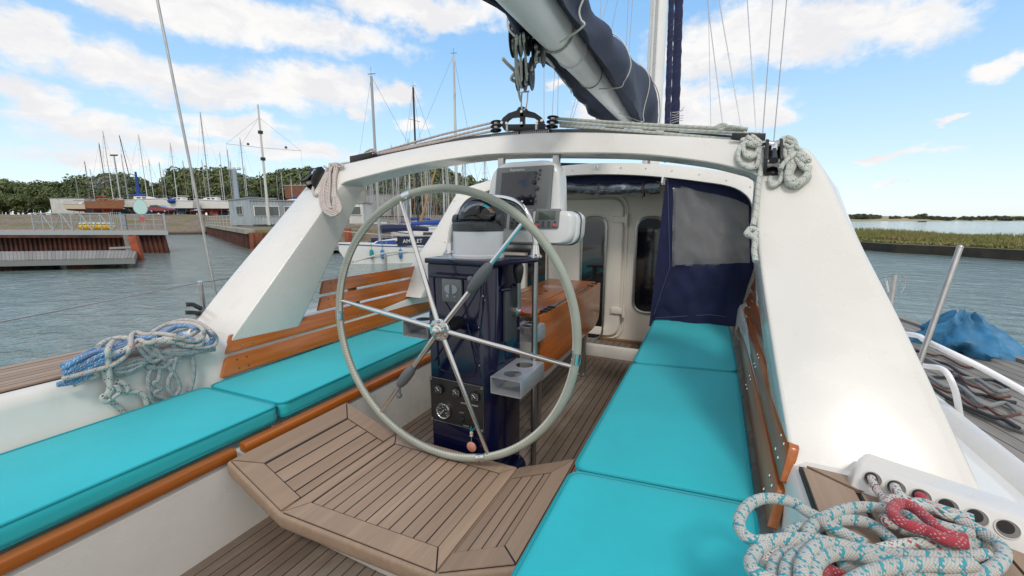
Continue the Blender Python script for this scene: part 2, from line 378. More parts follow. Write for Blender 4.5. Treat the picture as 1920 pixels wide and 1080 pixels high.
# teak inlay on the coamings
def inlay(sg, y0, y1, name='coaming_deck'):
    m = MB(); f = lambda x: XC + sg * x
    zf = lambda x, y: Vector((x, y, .632))
    a, b = sorted((f(1.252 if sg > 0 else 1.30), f(1.68)))
    bw = .055
    if sg > 0:      # mitred aft of the arch leg
        yin = 1.192; slope = .10
        outer = [(a, -1.2), (b, -1.2), (b, yin - .02 - slope * (b - a) * .2), (a, yin)]
    else: outer = [(a, -1.2), (b, -1.2), (b, 1.12), (a, 1.10)]
    MBb = MB().prism([zf(x, y) - Vector((0, 0, .008)) for x, y in outer], (0, 0, -.012)); MBb.build('caulking', CAULK, yacht, 0)
    # margin planks + field
    o = outer; fi = [(o[0][0] + .10 if sg > 0 else o[0][0] + bw, -1.2), (o[1][0] - bw, -1.2), (o[2][0] - bw, o[2][1] - bw * 1.3), (o[3][0] + (.10 if sg > 0 else bw), o[3][1] - bw * 1.35)]
    g_ = .0025
    quads = [[o[0], (fi[0][0] - g_, fi[0][1]), (fi[3][0] - g_, fi[3][1] + g_), (o[3][0] + g_, o[3][1] - 2 * g_)],
             [(fi[1][0] + g_, fi[1][1]), o[1], (o[2][0], o[2][1] - g_ * 2), (fi[2][0] + g_, fi[2][1])],
             [(fi[3][0], fi[3][1] + 2 * g_), (fi[2][0], fi[2][1] + 2 * g_), (o[2][0] - g_, o[2][1]), (o[3][0] + 2 * g_, o[3][1])]]
    for q in quads: m.prism([zf(*p) - Vector((0, 0, .010)) for p in inset(q, .003)], (0, 0, .010))
    planks(m, inset(fi, .003), .048, zf, gap=.006, th=.010)
    return m.build(name, TEAKP, yacht, 20)
inlay(-1, 0, 0); inlay(1, 0, 0)
# varnished fiddle rail under the cushions
for sg in (-1, 1):
    for y0, y1 in ((-1.2, .875), (.905, 2.9)):
        a, b = sorted((XC + sg * .615, XC + sg * .66))
        MB().box(a, b, y0, y1, .322, .362, .008).build('seat_trim', VARN, yacht)
# landing, sill and bulkhead
MB().box(-1.63, -.36, 3.64, 3.70, -.03, .105, .015).build('sill', GEL, yacht)
MB().box(-1.7, -.3, 3.66, 4.05, .045, .052).build('landing_base', CAULK, yacht, 0)
m = MB(); planks(m, [(-1.68, 3.70), (-.32, 3.70), (-.32, 3.97), (-1.68, 3.97)], .06, lambda x, y: Vector((x, y, .062)), gap=.006, th=.010); m.build('landing', TEAKW, yacht, 20)
BY = 4.02
bh = MB()
bh.box(-2.30, .36, BY, BY + .05, -.5, 1.56)
bhd = bh.build('bulkhead', GELB, yacht)
MB().box(-1.7, -.3, BY - .03, BY, .05, .085, .004).build('bulkhead_trim', OLDW, yacht)
def rrect(x0, x1, z0, z1, y, r, n=8): return rounded([(x0, y, z0), (x1, y, z0), (x1, y, z1), (x0, y, z1)], r, n)
def bpt(px, py): p = ony(px, py, BY - .03); return p.x, p.z
dx1, _ = bpt(1166, 500); dx0 = -1.50; dz1 = bpt(1120, 372)[1]; dz0 = .10
door = MB().loft([rrect(dx0, dx1, dz0, dz1, BY - .002, .14), rrect(dx0, dx1, dz0, dz1, BY - .022, .14), rrect(dx0 + .012, dx1 - .012, dz0 + .012, dz1 - .012, BY - .035, .13),
                   rrect(dx0 + .085, dx1 - .085, dz0 + .085, dz1 - .085, BY - .037, .10), rrect(dx0 + .115, dx1 - .115, dz0 + .115, dz1 - .115, BY - .018, .09)]).build('door', GELB, yacht, 35)
g1 = MB().tube(rrect(dx0 - .03, dx1 + .03, dz0 - .02, dz1 + .03, BY - .006, .16, 10), .010, 8, closed=True); g1.build('door_surround', GELB, yacht)
for px, py in ((1170, 412), (1165, 583)):
    x, z = bpt(px, py)
    MB().box(x - .10, x + .02, BY - .055, BY - .035, z - .03, z + .03, .006).cyl((x + .025, BY - .05, z - .055), (x + .025, BY - .05, z + .055), .017, 14).build('hinge', GELB, door)
def slimwin(px0, px1, py0, py1, yy, par):
    x0, z1 = bpt(px0, py0); x1, z0 = bpt(px1, py1); r = (x1 - x0) * .46
    fr = MB().loft([rrect(x0, x1, z0, z1, yy, r), rrect(x0, x1, z0, z1, yy - .016, r), rrect(x0 + .01, x1 - .01, z0 + .01, z1 - .01, yy - .02, r - .01),
                    rrect(x0 + .022, x1 - .022, z0 + .022, z1 - .022, yy - .016, r - .02), rrect(x0 + .024, x1 - .024, z0 + .024, z1 - .024, yy - .002, r - .022)]).build('window', SATIN, par, 35)
    MB().prism(rrect(x0 + .02, x1 - .02, z0 + .02, z1 - .02, yy - .008, r - .018), (0, -.004, 0)).build('pane', GLASSD, fr, 0)
slimwin(1090, 1131, 405, 640, BY - .02, yacht); slimwin(1192, 1241, 405, 592, BY, yacht)
slimwin(985, 1026, 405, 640, BY, yacht)
# ------------------------------------------------------------------ mainsheet arch
def ay(z): return 1.233 + .86 * (z - .62)
def depth(z): return .22 if z > 1.44 else .22 + (1.44 - z) * .25
ARCH_TOP = [(-2.48, 1.545), (-2.43, 1.592), (-2.19, 1.632), (-1.78, 1.687), (-1.40, 1.722), (-.96, 1.724), (-.607, 1.694), (-.309, 1.652), (-.053, 1.612), (.10, 1.582), (.26, 1.545), (.345, 1.49)]
ARCH_LIP = [(-2.168, 1.44), (-2.165, 1.476), (-2.08, 1.50), (-1.705, 1.565), (-1.364, 1.597), (-1.07, 1.604), (-.58, 1.572), (-.294, 1.541), (-.043, 1.490), (.09, 1.448), (.14, 1.425), (.153, 1.39)]
legL = [((-2.245, .55), (-2.70, .55)), ((-2.235, .62), (-2.655, .62)), ((-2.212, .90), (-2.615, .90)), ((-2.19, 1.2), (-2.545, 1.22))]
legR = [((.150, 1.2), (.427, 1.22)), ((.19, .90), (.525, .92)), ((.235, .62), (.61, .62)), ((.24, .55), (.63, .55))]
st0 = legL + list(zip(ARCH_LIP, ARCH_TOP)) + legR; st = []; n0 = len(st0)
sa = spline([(a[0], a[1], 0) for a, b in st0], 4); sb_ = spline([(b[0], b[1], 0) for a, b in st0], 4)
st = [((a.x, a.y), (b.x, b.y)) for a, b in zip(sa, sb_)]
rings = []
for i, (a, b) in enumerate(st):
    leg = i < 17 or i >= len(st) - 17
    def pt(q, dy, ox=0):
        return Vector((q[0] + ox, ay(q[1]) + dy, q[1]))
    sgn = -1 if i < len(st) / 2 else 1
    fl = .0 if not leg else .07 * max(0, min(1, (1.50 - b[1]) / .12))
    dA, dB = depth(a[1]), depth(b[1])
    if leg: rg = rounded([pt(a, 0), pt(b, 0), pt(b, dB, sgn * fl), pt(a, dA)], [.012, .03, .03, .02], 3)
    else:
        a2 = Vector((a[0], ay(a[1]) + .035, a[1])); a3 = Vector((a[0], ay(a[1]) + .05, a[1] + .03)); a4 = Vector((a[0], ay(a[1]) + dA, a[1] + .0))
        rg = rounded([pt(a, 0), pt(b, 0), pt(b, dB), a4], [.022, .022, .022, .02], 3)
    rings.append(rg)
arch = MB().loft(rings).build('arch', GEL, yacht, 50)
# ------------------------------------------------------------------ hardtop
def hy(z): return 2.8 + .86 * (z - .8)
hin = [(-2.10, .62), (-2.075, .9), (-2.04, 1.2), (-2.02, 1.40), (-1.93, 1.50), (-1.7, 1.56), (-1.35, 1.615), (-1.0, 1.628), (-.65, 1.61), (-.36, 1.575), (-.1, 1.53), (.10, 1.485), (.20, 1.42), (.24, 1.34), (.256, 1.2), (.27, .9), (.28, .62)]
hout = [(-2.42, .62), (-2.34, .9), (-2.27, 1.2), (-2.22, 1.50), (-2.12, 1.565), (-1.75, 1.655), (-1.35, 1.715), (-1.0, 1.73), (-.65, 1.712), (-.36, 1.68), (-.1, 1.635), (.10, 1.59), (.28, 1.55), (.34, 1.45), (.42, 1.2), (.48, .9), (.54, .62)]
rings = []
hin = [(p.x, p.y) for p in spline([(a[0], a[1], 0) for a in hin], 4)]; hout = [(p.x, p.y) for p in spline([(a[0], a[1], 0) for a in hout], 4)]
for a, b in zip(hin, hout):
    rings.append(rounded([Vector((a[0], hy(a[1]), a[1])), Vector((b[0], hy(b[1]), b[1])), Vector((b[0], hy(b[1]) + .09, b[1])), Vector((a[0], hy(a[1]) + .09, a[1]))], .012, 2))
hard = MB().loft(rings).build('hardtop', GEL, yacht, 50)
# roof shell and sides running forward to the windscreen
roof = MB(); rr_ = []
for y_, k, dz in ((0, 1, 0), (.6, 1.0, -.01), (1.6, .96, -.06), (2.3, .9, -.16)):
    rr_.append([Vector((XC + (b[0] - XC) * k * .995, (hy(b[1]) if y_ == 0 else 3.55 + y_) + (.05 if y_ == 0 else 0), b[1] - .012 + dz * (1 if b[1] > 1 else .3))) for b in hout] +
               [Vector((XC + (b[0] - XC) * k * .98, (hy(b[1]) if y_ == 0 else 3.55 + y_) + (.05 if y_ == 0 else 0), b[1] - .04 + dz * (1 if b[1] > 1 else .3))) for b in hout[::-1]])
roof.loft(rr_).build('hardtop_roof', GEL, yacht, 50)
m = MB().box(-1.8, -.2, 6.0, 6.1, .3, 1.35).build('windscreen_bulkhead', GEL, yacht)
MB().box(-2.75, .75, 4.05, 8.2, .33, .62, .08).build('coachroof', GEL, yacht)
# screws and shackle eye along the hardtop edge
for px, py in ((1073, 319), (1164, 315), (1211, 316), (1260, 320), (1311, 327), (1362, 338), (1407, 350), (1117, 314), (925 - 73, 377), (834, 454)):
    p = rake(px, py, .004, 2.8, .8)
    MB().lathe(p, [(.006, 0), (.005, .003), (.001, .004)], 10, (0, -.76, .65)).build('screw', STEEL, hard)
p = rake(1117, 313, .03, 2.8, .8); MB().tube([p + Vector((.014 * math.cos(t), 0, .018 * math.sin(t))) for t in [i * .63 for i in range(10)]], .004, 6, closed=True).build('eye_bolt', STEEL, hard)
# ------------------------------------------------------------------ helm platform
pl = thing('helm_platform', (XC, 1.1, 0), 'raised teak helm platform with tilted side wings, between the wheel and the aft cockpit', 'platform')
PX0, PX1 = -1.336, -.672; PZ = .20; PYN, PYF = .835, 1.462
def pf(x, y):
    if x < PX0: return Vector((x, y, PZ + (PX0 - x) * .52))
    if x > PX1: return Vector((x, y, PZ + (x - PX1) * .52))
    return Vector((x, y, PZ))
XL_, XR_ = -1.605, mir(-1.605)
sec = [(XL_, .825, 1.41), (PX0, PYN, PYF), (PX1, PYN + .03, PYF + .01), (XR_, PYN + .03, PYF - .03)]
ring = []
body = MB(); th = .062
rg = []
for (x, ya, yb) in sec:
    t = pf(x, ya); q = pf(x, yb)
    rg.append(rounded([t - Vector((0, 0, .0045)), q - Vector((0, 0, .0045)), q - Vector((0, 0, th)), t - Vector((0, 0, th))], .014, 3))
body.loft(rg).build('body', TEAKP, pl, 50)
b2 = MB()
for i in range(3):
    a, b = sec[i], sec[i + 1]; ins = .012
    q = [pf(a[0] + .006, a[1] + ins), pf(b[0] - .006, b[1] + ins), pf(b[0] - .006, b[2] - ins), pf(a[0] + .006, a[2] - ins)]
    b2.prism([p - Vector((0, 0, .004)) for p in q], (0, 0, .003))
b2.build('caulking', CAULK, pl, 0)
tp = MB(); bw = .092; g_ = .002
for i in range(3):
    a, b = sec[i], sec[i + 1]; xa, xb = a[0] + (.004 if i == 0 else .002), b[0] - (.004 if i == 2 else .002)
    wl = .075 if i != 1 else .052; wr = wl
    o = [(xa, a[1] + .010), (xb, b[1] + .010), (xb, b[2] - .010), (xa, a[2] - .010)]
    fi = [(xa + wl, a[1] + bw), (xb - wr, b[1] + bw), (xb - wr, b[2] - bw * .85), (xa + wl, a[2] - bw * .85)]
    if i == 0: fi[1] = (xb - .002, b[1] + bw + .0); fi[2] = (xb - .002, b[2] - bw)
    if i == 2: fi[0] = (xa + .002, a[1] + bw); fi[3] = (xa + .002, a[2] - bw)
    sh = lambda q: inset(q, .0026)
    qs = [[o[0], o[1], fi[1], fi[0]], [o[3], fi[3], fi[2], o[2]]]
    if i != 2: qs.append([o[0], fi[0], fi[3], o[3]])
    if i != 0: qs.append([fi[1], o[1], o[2], fi[2]])
    for q in qs: tp.prism([pf(*p) - Vector((0, 0, .003)) for p in sh(q)], (0, 0, .006))
    w_ = .0505
    planks(tp, inset(fi, .0026), w_, pf, gap=.0055, th=.006)
tp.build('deck_plank', TEAKP, pl, 20)
MB().box(-1.30, -.70, .95, 1.40, .0, .14, .01).build('support', GEL, pl)
# ------------------------------------------------------------------ cushions
def cushion(quad, z0, z1, label, grp):
    t = thing('seat_cushion', Vector((sum(p[0] for p in quad) / 4, sum(p[1] for p in quad) / 4, z0)), label, 'cushion', grp)
    ra = .045
    def rg(k, z):
        c = Vector((sum(p[0] for p in quad) / 4, sum(p[1] for p in quad) / 4, 0)); pts = []
        for p in quad:
            v = Vector((p[0], p[1], 0)); dx = 1 if v.x < c.x else -1; dy = 1 if v.y < c.y else -1
            pts.append(Vector((v.x + dx * k, v.y + dy * k, z)))
        return rounded(pts, ra, 6)
    def wob(r, amp):
        return [p + Vector((noise.noise(p * 9) * amp, noise.noise(p * 9 + Vector((5, 0, 0))) * amp, 0)) for p in r]
    subdiv = lambda r: [a.lerp(b, j / 6) for a, b in zip(r, r[1:] + r[:1]) for j in range(6)]
    def R_(k, z, amp=0): return wob(subdiv(rg(k, z)), amp)
    h = z1 - z0
    prof = [(.006, z0), (0, z0 + .006), (-.002, z0 + h * .3), (.0, z0 + h * .6), (-.001, z1 - .008), (.003, z1 - .001), (.02, z1 + .001), (.07, z1 + .003), (.16, z1 + .004)]
    rings = [R_(k, z, .0045 if 0 < i < 5 else 0) for i, (k, z) in enumerate(prof)]
    MB().loft(rings).build('cover', TURQ, t, 70)
    MB().tube(R_(.001, z1 - .001), .0052, 6, closed=True).tube(R_(.002, z0 + .004), .0036, 6, closed=True).build('piping', PIPE, t)
    return t
LB, LF = -2.195, -1.665; ZT = .436; ZB = .366
cushion([(LF, -.75), (LF - .01, 1.098), (LB, 1.072), (LB, -.75)], ZB, ZT, 'turquoise cushion nearest the camera on the port bench, zip pull at its corner', 'turquoise bench cushions')
zp = onz(507, 792, .372); zpt = [zp, zp + Vector((.008, -.004, -.012)), zp + Vector((.010, -.004, -.03))]
cushion([(LF - .012, 1.108), (LF - .055, 2.262), (LB - .06, 2.24), (LB, 1.085)], ZB, ZT, 'turquoise cushion in the middle of the port bench, left of the wheel', 'turquoise bench cushions')
cushion([(LF - .06, 2.275), (LF - .09, 3.35), (LB - .09, 3.35), (LB - .06, 2.255)], ZB, ZT, 'turquoise cushion farthest forward on the port bench, partly behind the pedestal', 'turquoise bench cushions')
RF, RB = -.358, .170
cushion([(RF, -.3), (RF, 1.198), (RB, 1.262), (RB - .01, -.3)], ZB, ZT, 'turquoise cushion nearest the camera on the starboard bench, rope loop lying on it', 'turquoise bench cushions')
cushion([(RF, 1.212), (RF + .004, 2.338), (RB + .012, 2.428), (RB, 1.276)], ZB, ZT, 'turquoise cushion in the middle of the starboard bench', 'turquoise bench cushions')
cushion([(RF + .004, 2.350), (RF - .01, 3.47), (RB + .01, 3.66), (RB + .012, 2.440)], ZB, ZT, 'turquoise cushion farthest forward on the starboard bench, under the navy canvas', 'turquoise bench cushions')
# ------------------------------------------------------------------ slatted seat backs
def seatback(sg, label):
    t = thing('slatted_backrest', (XC + sg * 1.21, 1.2, .4), label, 'backrest', 'varnished slatted backrests')
    W_ = VARN if sg < 0 else VARN
    rows = [(.452, .545, 1.155, 3.30), (.562, .652, 1.20, 3.34), (.668, .752, 1.80, 3.36), (.768, .852, 1.845, 3.36)]
    for z0, z1, y0, y1 in rows:
        f = lambda z, y: XC + sg * (1.192 + (z - .45) * .22 + max(0, y - 1.2) * .012)
        cut = .045
        poly = rounded([(f(z0, y0), y0, z0), (f(z0, y1), y1, z0), (f(z1, y1), y1 - .05, z1), (f(z1, y0), y0 + cut, z1)], [.008, .01, .05, .012], 3)
        sl_ = MB().prism(poly, (sg * .024, 0, sg * 0 - .003), bev=.003); sl_ = sl_.build('slat', W_, t, 30)
        for yy in [y0 + .09] + [q for q in (2.1, 3.0) if q > y0 + .4]:
            for dz in (.25, .75):
                z = z0 + (z1 - z0) * dz
                for k in (0, .05):
                    MB().lathe((f(z, yy) - sg * .0012, yy + k, z), [(.0052, 0), (.004, .0025)], 8, (-sg, 0, .2)).build('screw', STEEL, sl_)
    for yy in (1.42, 2.12, 3.02):
        x = XC + sg * 1.222; zt = .60 if yy < 1.7 else .82
        MB().prism([(x, yy, .40), (x + sg * .035, yy, .40), (x + sg * .035 + sg * (zt - .4) * .22, yy, zt), (x + sg * (zt - .4) * .22, yy, zt)], (0, .06, 0), bev=.004).build('batten', OLDW, t, 30)
seatback(-1, 'varnished slatted backrest along the port bench, behind the wheel and left of the pedestal')
seatback(1, 'varnished slatted backrest along the starboard bench, ending by the wide arch leg')
# ------------------------------------------------------------------ folding table
tb = thing('folding_table', (-1.04, 2.7, 0), 'varnished folding cockpit table with one leaf hanging down, forward of the pedestal', 'table')
TX1 = -.845
tt = MB()
tt.box(-1.26, TX1, 2.05, 3.38, .715, .738, .006).build('tabletop', VARN, tb)
li = MB()
def strip(x0, x1, y0, y1): li.box(x0, x1, y0, y1, .7385, .7405)
strip(-1.17, -.93, 2.42, 2.428); strip(-1.17, -.93, 3.0, 3.008); li.build('hatch_trim', STEEL, tb)
MB().box(-1.175, -1.172, 2.42, 3.0, .7385, .7395).box(-.932, -.929, 2.42, 3.0, .7385, .7395).build('hatch_seam', CAULK, tb, 0)
for yy in (2.62, 2.76): MB().lathe((-1.05, yy, .7385), [(.016, 0), (.016, .0015), (.001, .0015)], 16).build('finger_hole', CAULK, tb)
leaf = rounded([(-.815, 2.03, .733), (-.815, 3.37, .733), (-.795, 3.35, .44), (-.785, 3.08, .335), (-.785, 2.05, .335), (-.785, 2.03, .38)], [.01, .01, .06, .03, .06, .02], 3)
lv = rounded([(-.822, 2.03, .733), (-.822, 3.37, .733), (-.822, 3.365, .43), (-.822, 3.22, .385), (-.822, 2.12, .385), (-.822, 2.035, .41)], [.008, .008, .06, .05, .04, .04], 3)
MB().prism(lv, (.022, 0, 0), bev=.004).build('drop_leaf', VARN, tb, 30)
for y_ in (2.12, 2.18, 2.24, 3.12, 3.24): MB().box(-.846, -.802, y_, y_ + .035, .736, .742, .001).build('hinge', BLACK, tb)
MB().box(-.8445, -.8225, 2.30, 3.08, .728, .736, .001).build('hinge_strip', SATIN, tb)
MB().box(-1.22, -.872, 2.16, 3.30, .27, .62, .01).build('bottle_box', GEL, tb)
for x_ in (-.865, -1.23):
    for y_ in (2.14, 3.13):
        lg = MB().box(x_ - .022, x_ + .022, y_ - .022, y_ + .022, .004, .715, .003).build('leg', SATIN, tb)
        MB().lathe((x_, y_, .002), [(.042, 0), (.042, .006), (.03, .008)], 20).build('foot', SATIN, lg)
# ------------------------------------------------------------------ pedestal
pd = thing('steering_pedestal', (-.985, 1.66, 0), 'glossy navy blue steering pedestal with engine gauges and cup holders', 'steering pedestal')
A_, B_, Y0, Y1 = -1.148, -.822, 1.50, 1.81
def pring(z, k=0): return rounded([(A_ + k, Y0 + k, z), (B_ - .045 - k, Y0 + k, z), (B_ - k, Y0 + .06 + k, z), (B_ - k, Y1 - k, z), (A_ + k, Y1 - k, z)], [.010, .014, .014, .012, .012], 3)
MB().loft([pring(.0), pring(1.05), pring(1.058, .004)]).build('body', NAVY, pd, 40)
MB().prism(rounded([(A_ - .012, Y0 - .012, 1.058), (B_ + .01, Y0 - .012, 1.058), (B_ + .10, Y0 + .20, 1.058), (B_ + .125, Y0 + .26, 1.058), (B_ + .10, Y1 + .0, 1.058), (A_ - .06, Y1 + .0, 1.058), (A_ - .012, Y0 + .2, 1.058)], [.02, .02, .03, .03, .03, .03, .03], 3), (0, 0, .022), bev=.004).build('top_plate', NAVY, pd, 40)
MB().prism(rounded([(B_, 1.62, .0), (B_ + .07, 1.64, .0), (B_ + .07, 1.74, 0), (B_, 1.80, 0)], .03), (0, 0, .05), bev=.01).build('base_flange', NAVY, pd, 40)
# recessed upper panel outline and embossed struts
rp = MB().tube(rounded([(A_ + .035, Y0 - .001, .985 + .03), (A_ + .31, Y0 - .001, 1.015), (A_ + .245, Y0 - .001, .56), (A_ + .05, Y0 - .001, .56)], .03), .004, 6, closed=True); rp.build('panel_seam', NAVY, pd)
MB().box(A_ + .02, B_ - .06, Y0 - .016, Y0 + .01, .995, 1.012, .006).build('rain_lip', NAVY, pd)
for a, b in (((-1.06, .90), (-.99, .80)), ((-.94, .80), (-.90, .62)), ((-.98, .80), (-.86, .99)), ((-1.0, .78), (-1.12, .6)), ((-.93, .77), (-.87, .56))):
    MB().tube([(a[0], Y0 - .001, a[1]), (b[0], Y0 - .001, b[1])], .003, 6).build('rib', NAVY, pd)
for px, py in ((906, 555), (908, 563), (898, 539), (898, 614), (899, 685), (852, 690), (950, 629), (973, 615)):
    p = ony(px, py, Y0 - .001) if px < 910 else onx(px, py, B_ + .001)
    MB().lathe(p, [(.004, 0), (.003, .002)], 8, (0, -1, 0) if px < 910 else (1, 0, 0)).build('screw', STEEL, pd)
MB().tube([(-.985, Y0 + .01, .80), (-.985, 1.40, .80)], .03, 20).build('steering_shaft', BLACK, pd)
# autopilot control
ap = MB().box(-1.060, -.957, Y0 - .016, Y0, .890, .995, .006).build('control_panel', MGREY, pd)
for sg in (-1, 1):
    c = Vector((-1.0085 + sg * .007, Y0 - .017, .950)); pts = [c + Vector((sg * .027 * math.cos(t) if True else 0, 0, .020 * math.sin(t))) for t in [-math.pi / 2 + i * math.pi / 12 for i in range(13)]]
    MB().prism(pts, (0, -.004, 0)).build('button', mat('pale_grey_button', (.36, .39, .43), .4), ap, 0)
MB().box(-1.035, -1.021, Y0 - .019, Y0 - .016, .912, .926, .001).build('label', mat('pale_grey_button', (.36, .39, .43), .4), ap)
MB().lathe((-.992, Y0 - .016, .918), [(.005, 0), (.004, .003)], 12, (0, -1, 0)).build('button', mat('pale_grey_button', (.36, .39, .43), .4), ap)
# gauge panel
gx0, gx1, gz0, gz1 = -1.145, -.857, .308, .522
gp = MB().box(gx0, gx1, Y0 - .008, Y0, gz0, gz1, .003).build('instrument_panel', mat('panel_black', (.02, .021, .022), .35, var=.3, vscale=300), pd)
MB().tube([(gx0, Y0 - .009, gz0), (gx1, Y0 - .009, gz0), (gx1, Y0 - .009, gz1), (gx0, Y0 - .009, gz1)], .0018, 6, closed=True).build('edge_trim', SATIN, gp)
for x, z in ((gx0 + .008, gz0 + .008), (gx1 - .008, gz0 + .008), (gx0 + .008, gz1 - .008), (gx1 - .008, gz1 - .008)):
    MB().lathe((x, Y0 - .010, z), [(.005, 0), (.004, .003)], 10, (0, -1, 0)).build('screw', STEEL, gp)
FACE = mat('gauge_face', (.035, .036, .036), .4); TICK = mat('gauge_marks', (.42, .42, .38), .5)
def gauge(px, py, r, rim, ang):
    c = ony(px, py, Y0 - .010)
    gg = MB().lathe(c, [(r, 0), (r * 1.0, .010), (r * .93, .014), (r * .86, .012), (r * .82, .006)], 32, (0, -1, 0)).build('gauge', rim, pd)
    cf = c - Vector((0, .009, 0)); MB().lathe(cf, [(r * .85, 0), (r * .85, .001), (.0001, .0012)], 32, (0, -1, 0)).build('dial', FACE, gg)
    tk = MB()
    for i in range(13):
        a = math.radians(-40 + i * 260 / 12); e = Vector((math.cos(a), 0, math.sin(a))); o = cf - Vector((0, .002, 0))
        tk.tube([o + e * r * .68, o + e * r * (.80 if i % 3 else .84)], .0011 if i % 3 else .0016, 4)
    for i in range(5):
        a = math.radians(-20 + i * 55); e = Vector((math.cos(a), 0, math.sin(a))) * r * .5; o = cf - Vector((0, .002, 0)) + e
        tk.box(o.x - r * .08, o.x + r * .08, o.y - .0005, o.y, o.z - r * .06, o.z + r * .06)
    tk.build('marking', TICK, gg, 0)
    e = Vector((math.cos(ang), 0, math.sin(ang))); o = cf - Vector((0, .0035, 0))
    MB().tube([o - e * r * .25, o + e * r * .62], .0016, 5).build('needle', mat('needle_white', (.8, .8, .75), .5), gg)
gauge(824, 729, .0235, BLACK, 2.35); gauge(857, 735, .0235, BLACK, 2.35); gauge(892, 743, .0235, BLACK, 2.35); gauge(833, 769, .0385, STEEL, -2.3)
a = ony(864, 754, Y0 - .011); b = ony(896, 764, Y0 - .011)
MB().tube([(a.x, a.y, b.z + .003), (b.x, a.y, b.z + .003), (b.x, a.y, a.z), (a.x, a.y, a.z)], .0011, 4, closed=True).build('display_outline', TICK, gp)
for px, py, r in ((866, 787, .012), (888, 792, .013)):
    MB().lathe(ony(px, py, Y0 - .009), [(r * 1.25, 0), (r * 1.2, .004), (r, .005), (r * .8, .014), (r * .5, .015)], 24, (0, -1, 0)).build('key_switch', BLACK, gp)
def text(s_, size, loc, mx, m, par, name='lettering', ext=.0004):
    cu = bpy.data.curves.new(name, 'FONT'); cu.body = s_; cu.size = size; cu.align_x = 'CENTER'; cu.align_y = 'CENTER'; cu.extrude = ext; cu.resolution_u = 2
    cu.materials.append(m); tmp = bpy.data.objects.new(name, cu); C.objects.link(tmp); me = bpy.data.meshes.new_from_object(tmp); bpy.data.objects.remove(tmp)
    o = bpy.data.objects.new(name, me); C.objects.link(o); o.parent = par
    o.matrix_local = Matrix.Translation(Vector(loc) - Vector(par['_o'])) @ mx.to_4x4(); o['_o'] = par['_o']; return o
FRONT = Matrix(((1, 0, 0), (0, 0, -1), (0, 1, 0)))
for px, py, s_ in ((866, 774, 'START'), (889, 780, 'STOP'), (874, 799, 'ENGINE')):
    p = ony(px, py, Y0 - .010); text(s_, .0085, p, FRONT, TICK, gp)
# throttle on the starboard face
MB().box(B_, B_ + .022, 1.61, 1.725, .70, .94, .008).build('throttle_plate', DGREY, pd)
p0 = onx(972, 583, B_ + .04); p1 = onx(972, 512, B_ + .055)
tl = MB().cyl(p0, p1, .011, 12).build('throttle_lever', SATIN, pd)
MB().lathe(p1 - Vector((0, 0, .045)), [(.012, 0), (.018, .02), (.0235, .05), (.024, .07), (.017, .088), (.004, .094)], 20).build('knob', BLACK, tl)
MB().lathe(Vector((B_ + .02, p0.y, p0.z)), [(.026, 0), (.026, .02), (.014, .026), (.010, .034)], 20, (1, 0, 0)).build('hub', SATIN, tl)
MB().lathe(Vector((B_ + .054, p0.y, p0.z)), [(.007, 0), (.007, .01), (.003, .013)], 14, (1, 0, 0)).build('red_button', REDB, tl)
p = onx(955, 542, B_ + .03); MB().tube([p + Vector((-.03, -.02, -.005)), p + Vector((0, 0, 0)), p + Vector((0, .05, .012))], .008, 8).build('latch', NAVY, pd)
# cup holders
def holder(x0, x1, y0, y1, z0, z1, side):
    t_ = .003; h = MB(); ring_ = rounded([(x0, y0, z0), (x1, y0, z0), (x1, y0, z1), (x0, y0, z1)], .012, 4)
    inn = rounded([(x0 + t_, y0, z0 + t_), (x1 - t_, y0, z0 + t_), (x1 - t_, y0, z1 - t_), (x0 + t_, y0, z1 - t_)], .010, 4)
    # bottom and sides as a channel; the top plate has two real holes
    outer = [Vector((q.x, y0, q.z)) for q in ring_]; bm = bmesh.new()
    n = 32; cs = [(x0 + x1) / 2]; holes = [((x0 + x1) / 2, y0 + (y1 - y0) * .27, .040), ((x0 + x1) / 2, y0 + (y1 - y0) * .73, .040)]
    h.box(x0, x0 + t_, y0, y1, z0, z1, .001); h.box(x1 - t_, x1, y0, y1, z0, z1, .001); h.box(x0 + t_, x1 - t_, y0, y1, z0, z0 + t_)
    ym = (y0 + y1) / 2
    for (hx, hyy, r), (ya, yb) in zip(holes, ((y0, ym), (ym, y1))):
        # square-with-hole ring
        def sq(a):
            c, s_ = math.cos(a), math.sin(a); hw = (x1 - x0) / 2 - t_; k = min(hw / max(abs(c), 1e-6), ((yb - hyy) if s_ > 0 else (hyy - ya)) / max(abs(s_), 1e-6)); return Vector((hx + c * k, hyy + s_ * k, z1))
        angs = sorted(set([2 * math.pi * i / 40 for i in range(40)] + [math.atan2(yy_ - hyy, xx_ - hx) % (2 * math.pi) for xx_ in (x0 + t_, x1 - t_) for yy_ in (ya, yb)]))
        out_ = [sq(a) for a in angs]; in_ = [Vector((hx + r * math.cos(a), hyy + r * math.sin(a), z1)) for a in angs]
        dn = Vector((0, 0, -t_)); h.loft([out_, in_, [q + dn for q in in_], [q + dn for q in out_]], caps=False, closed_path=True)
    return h.build('cup_holder', ALU, pd, 30)
holder(B_ + .002, B_ + .148, 1.49, 1.76, .502, .578, 1); holder(A_ - .148, A_ - .002, 1.49, 1.76, .70, .776, -1)
holder(-.90, -.77, 1.90, 2.02, .62, .70, 1)
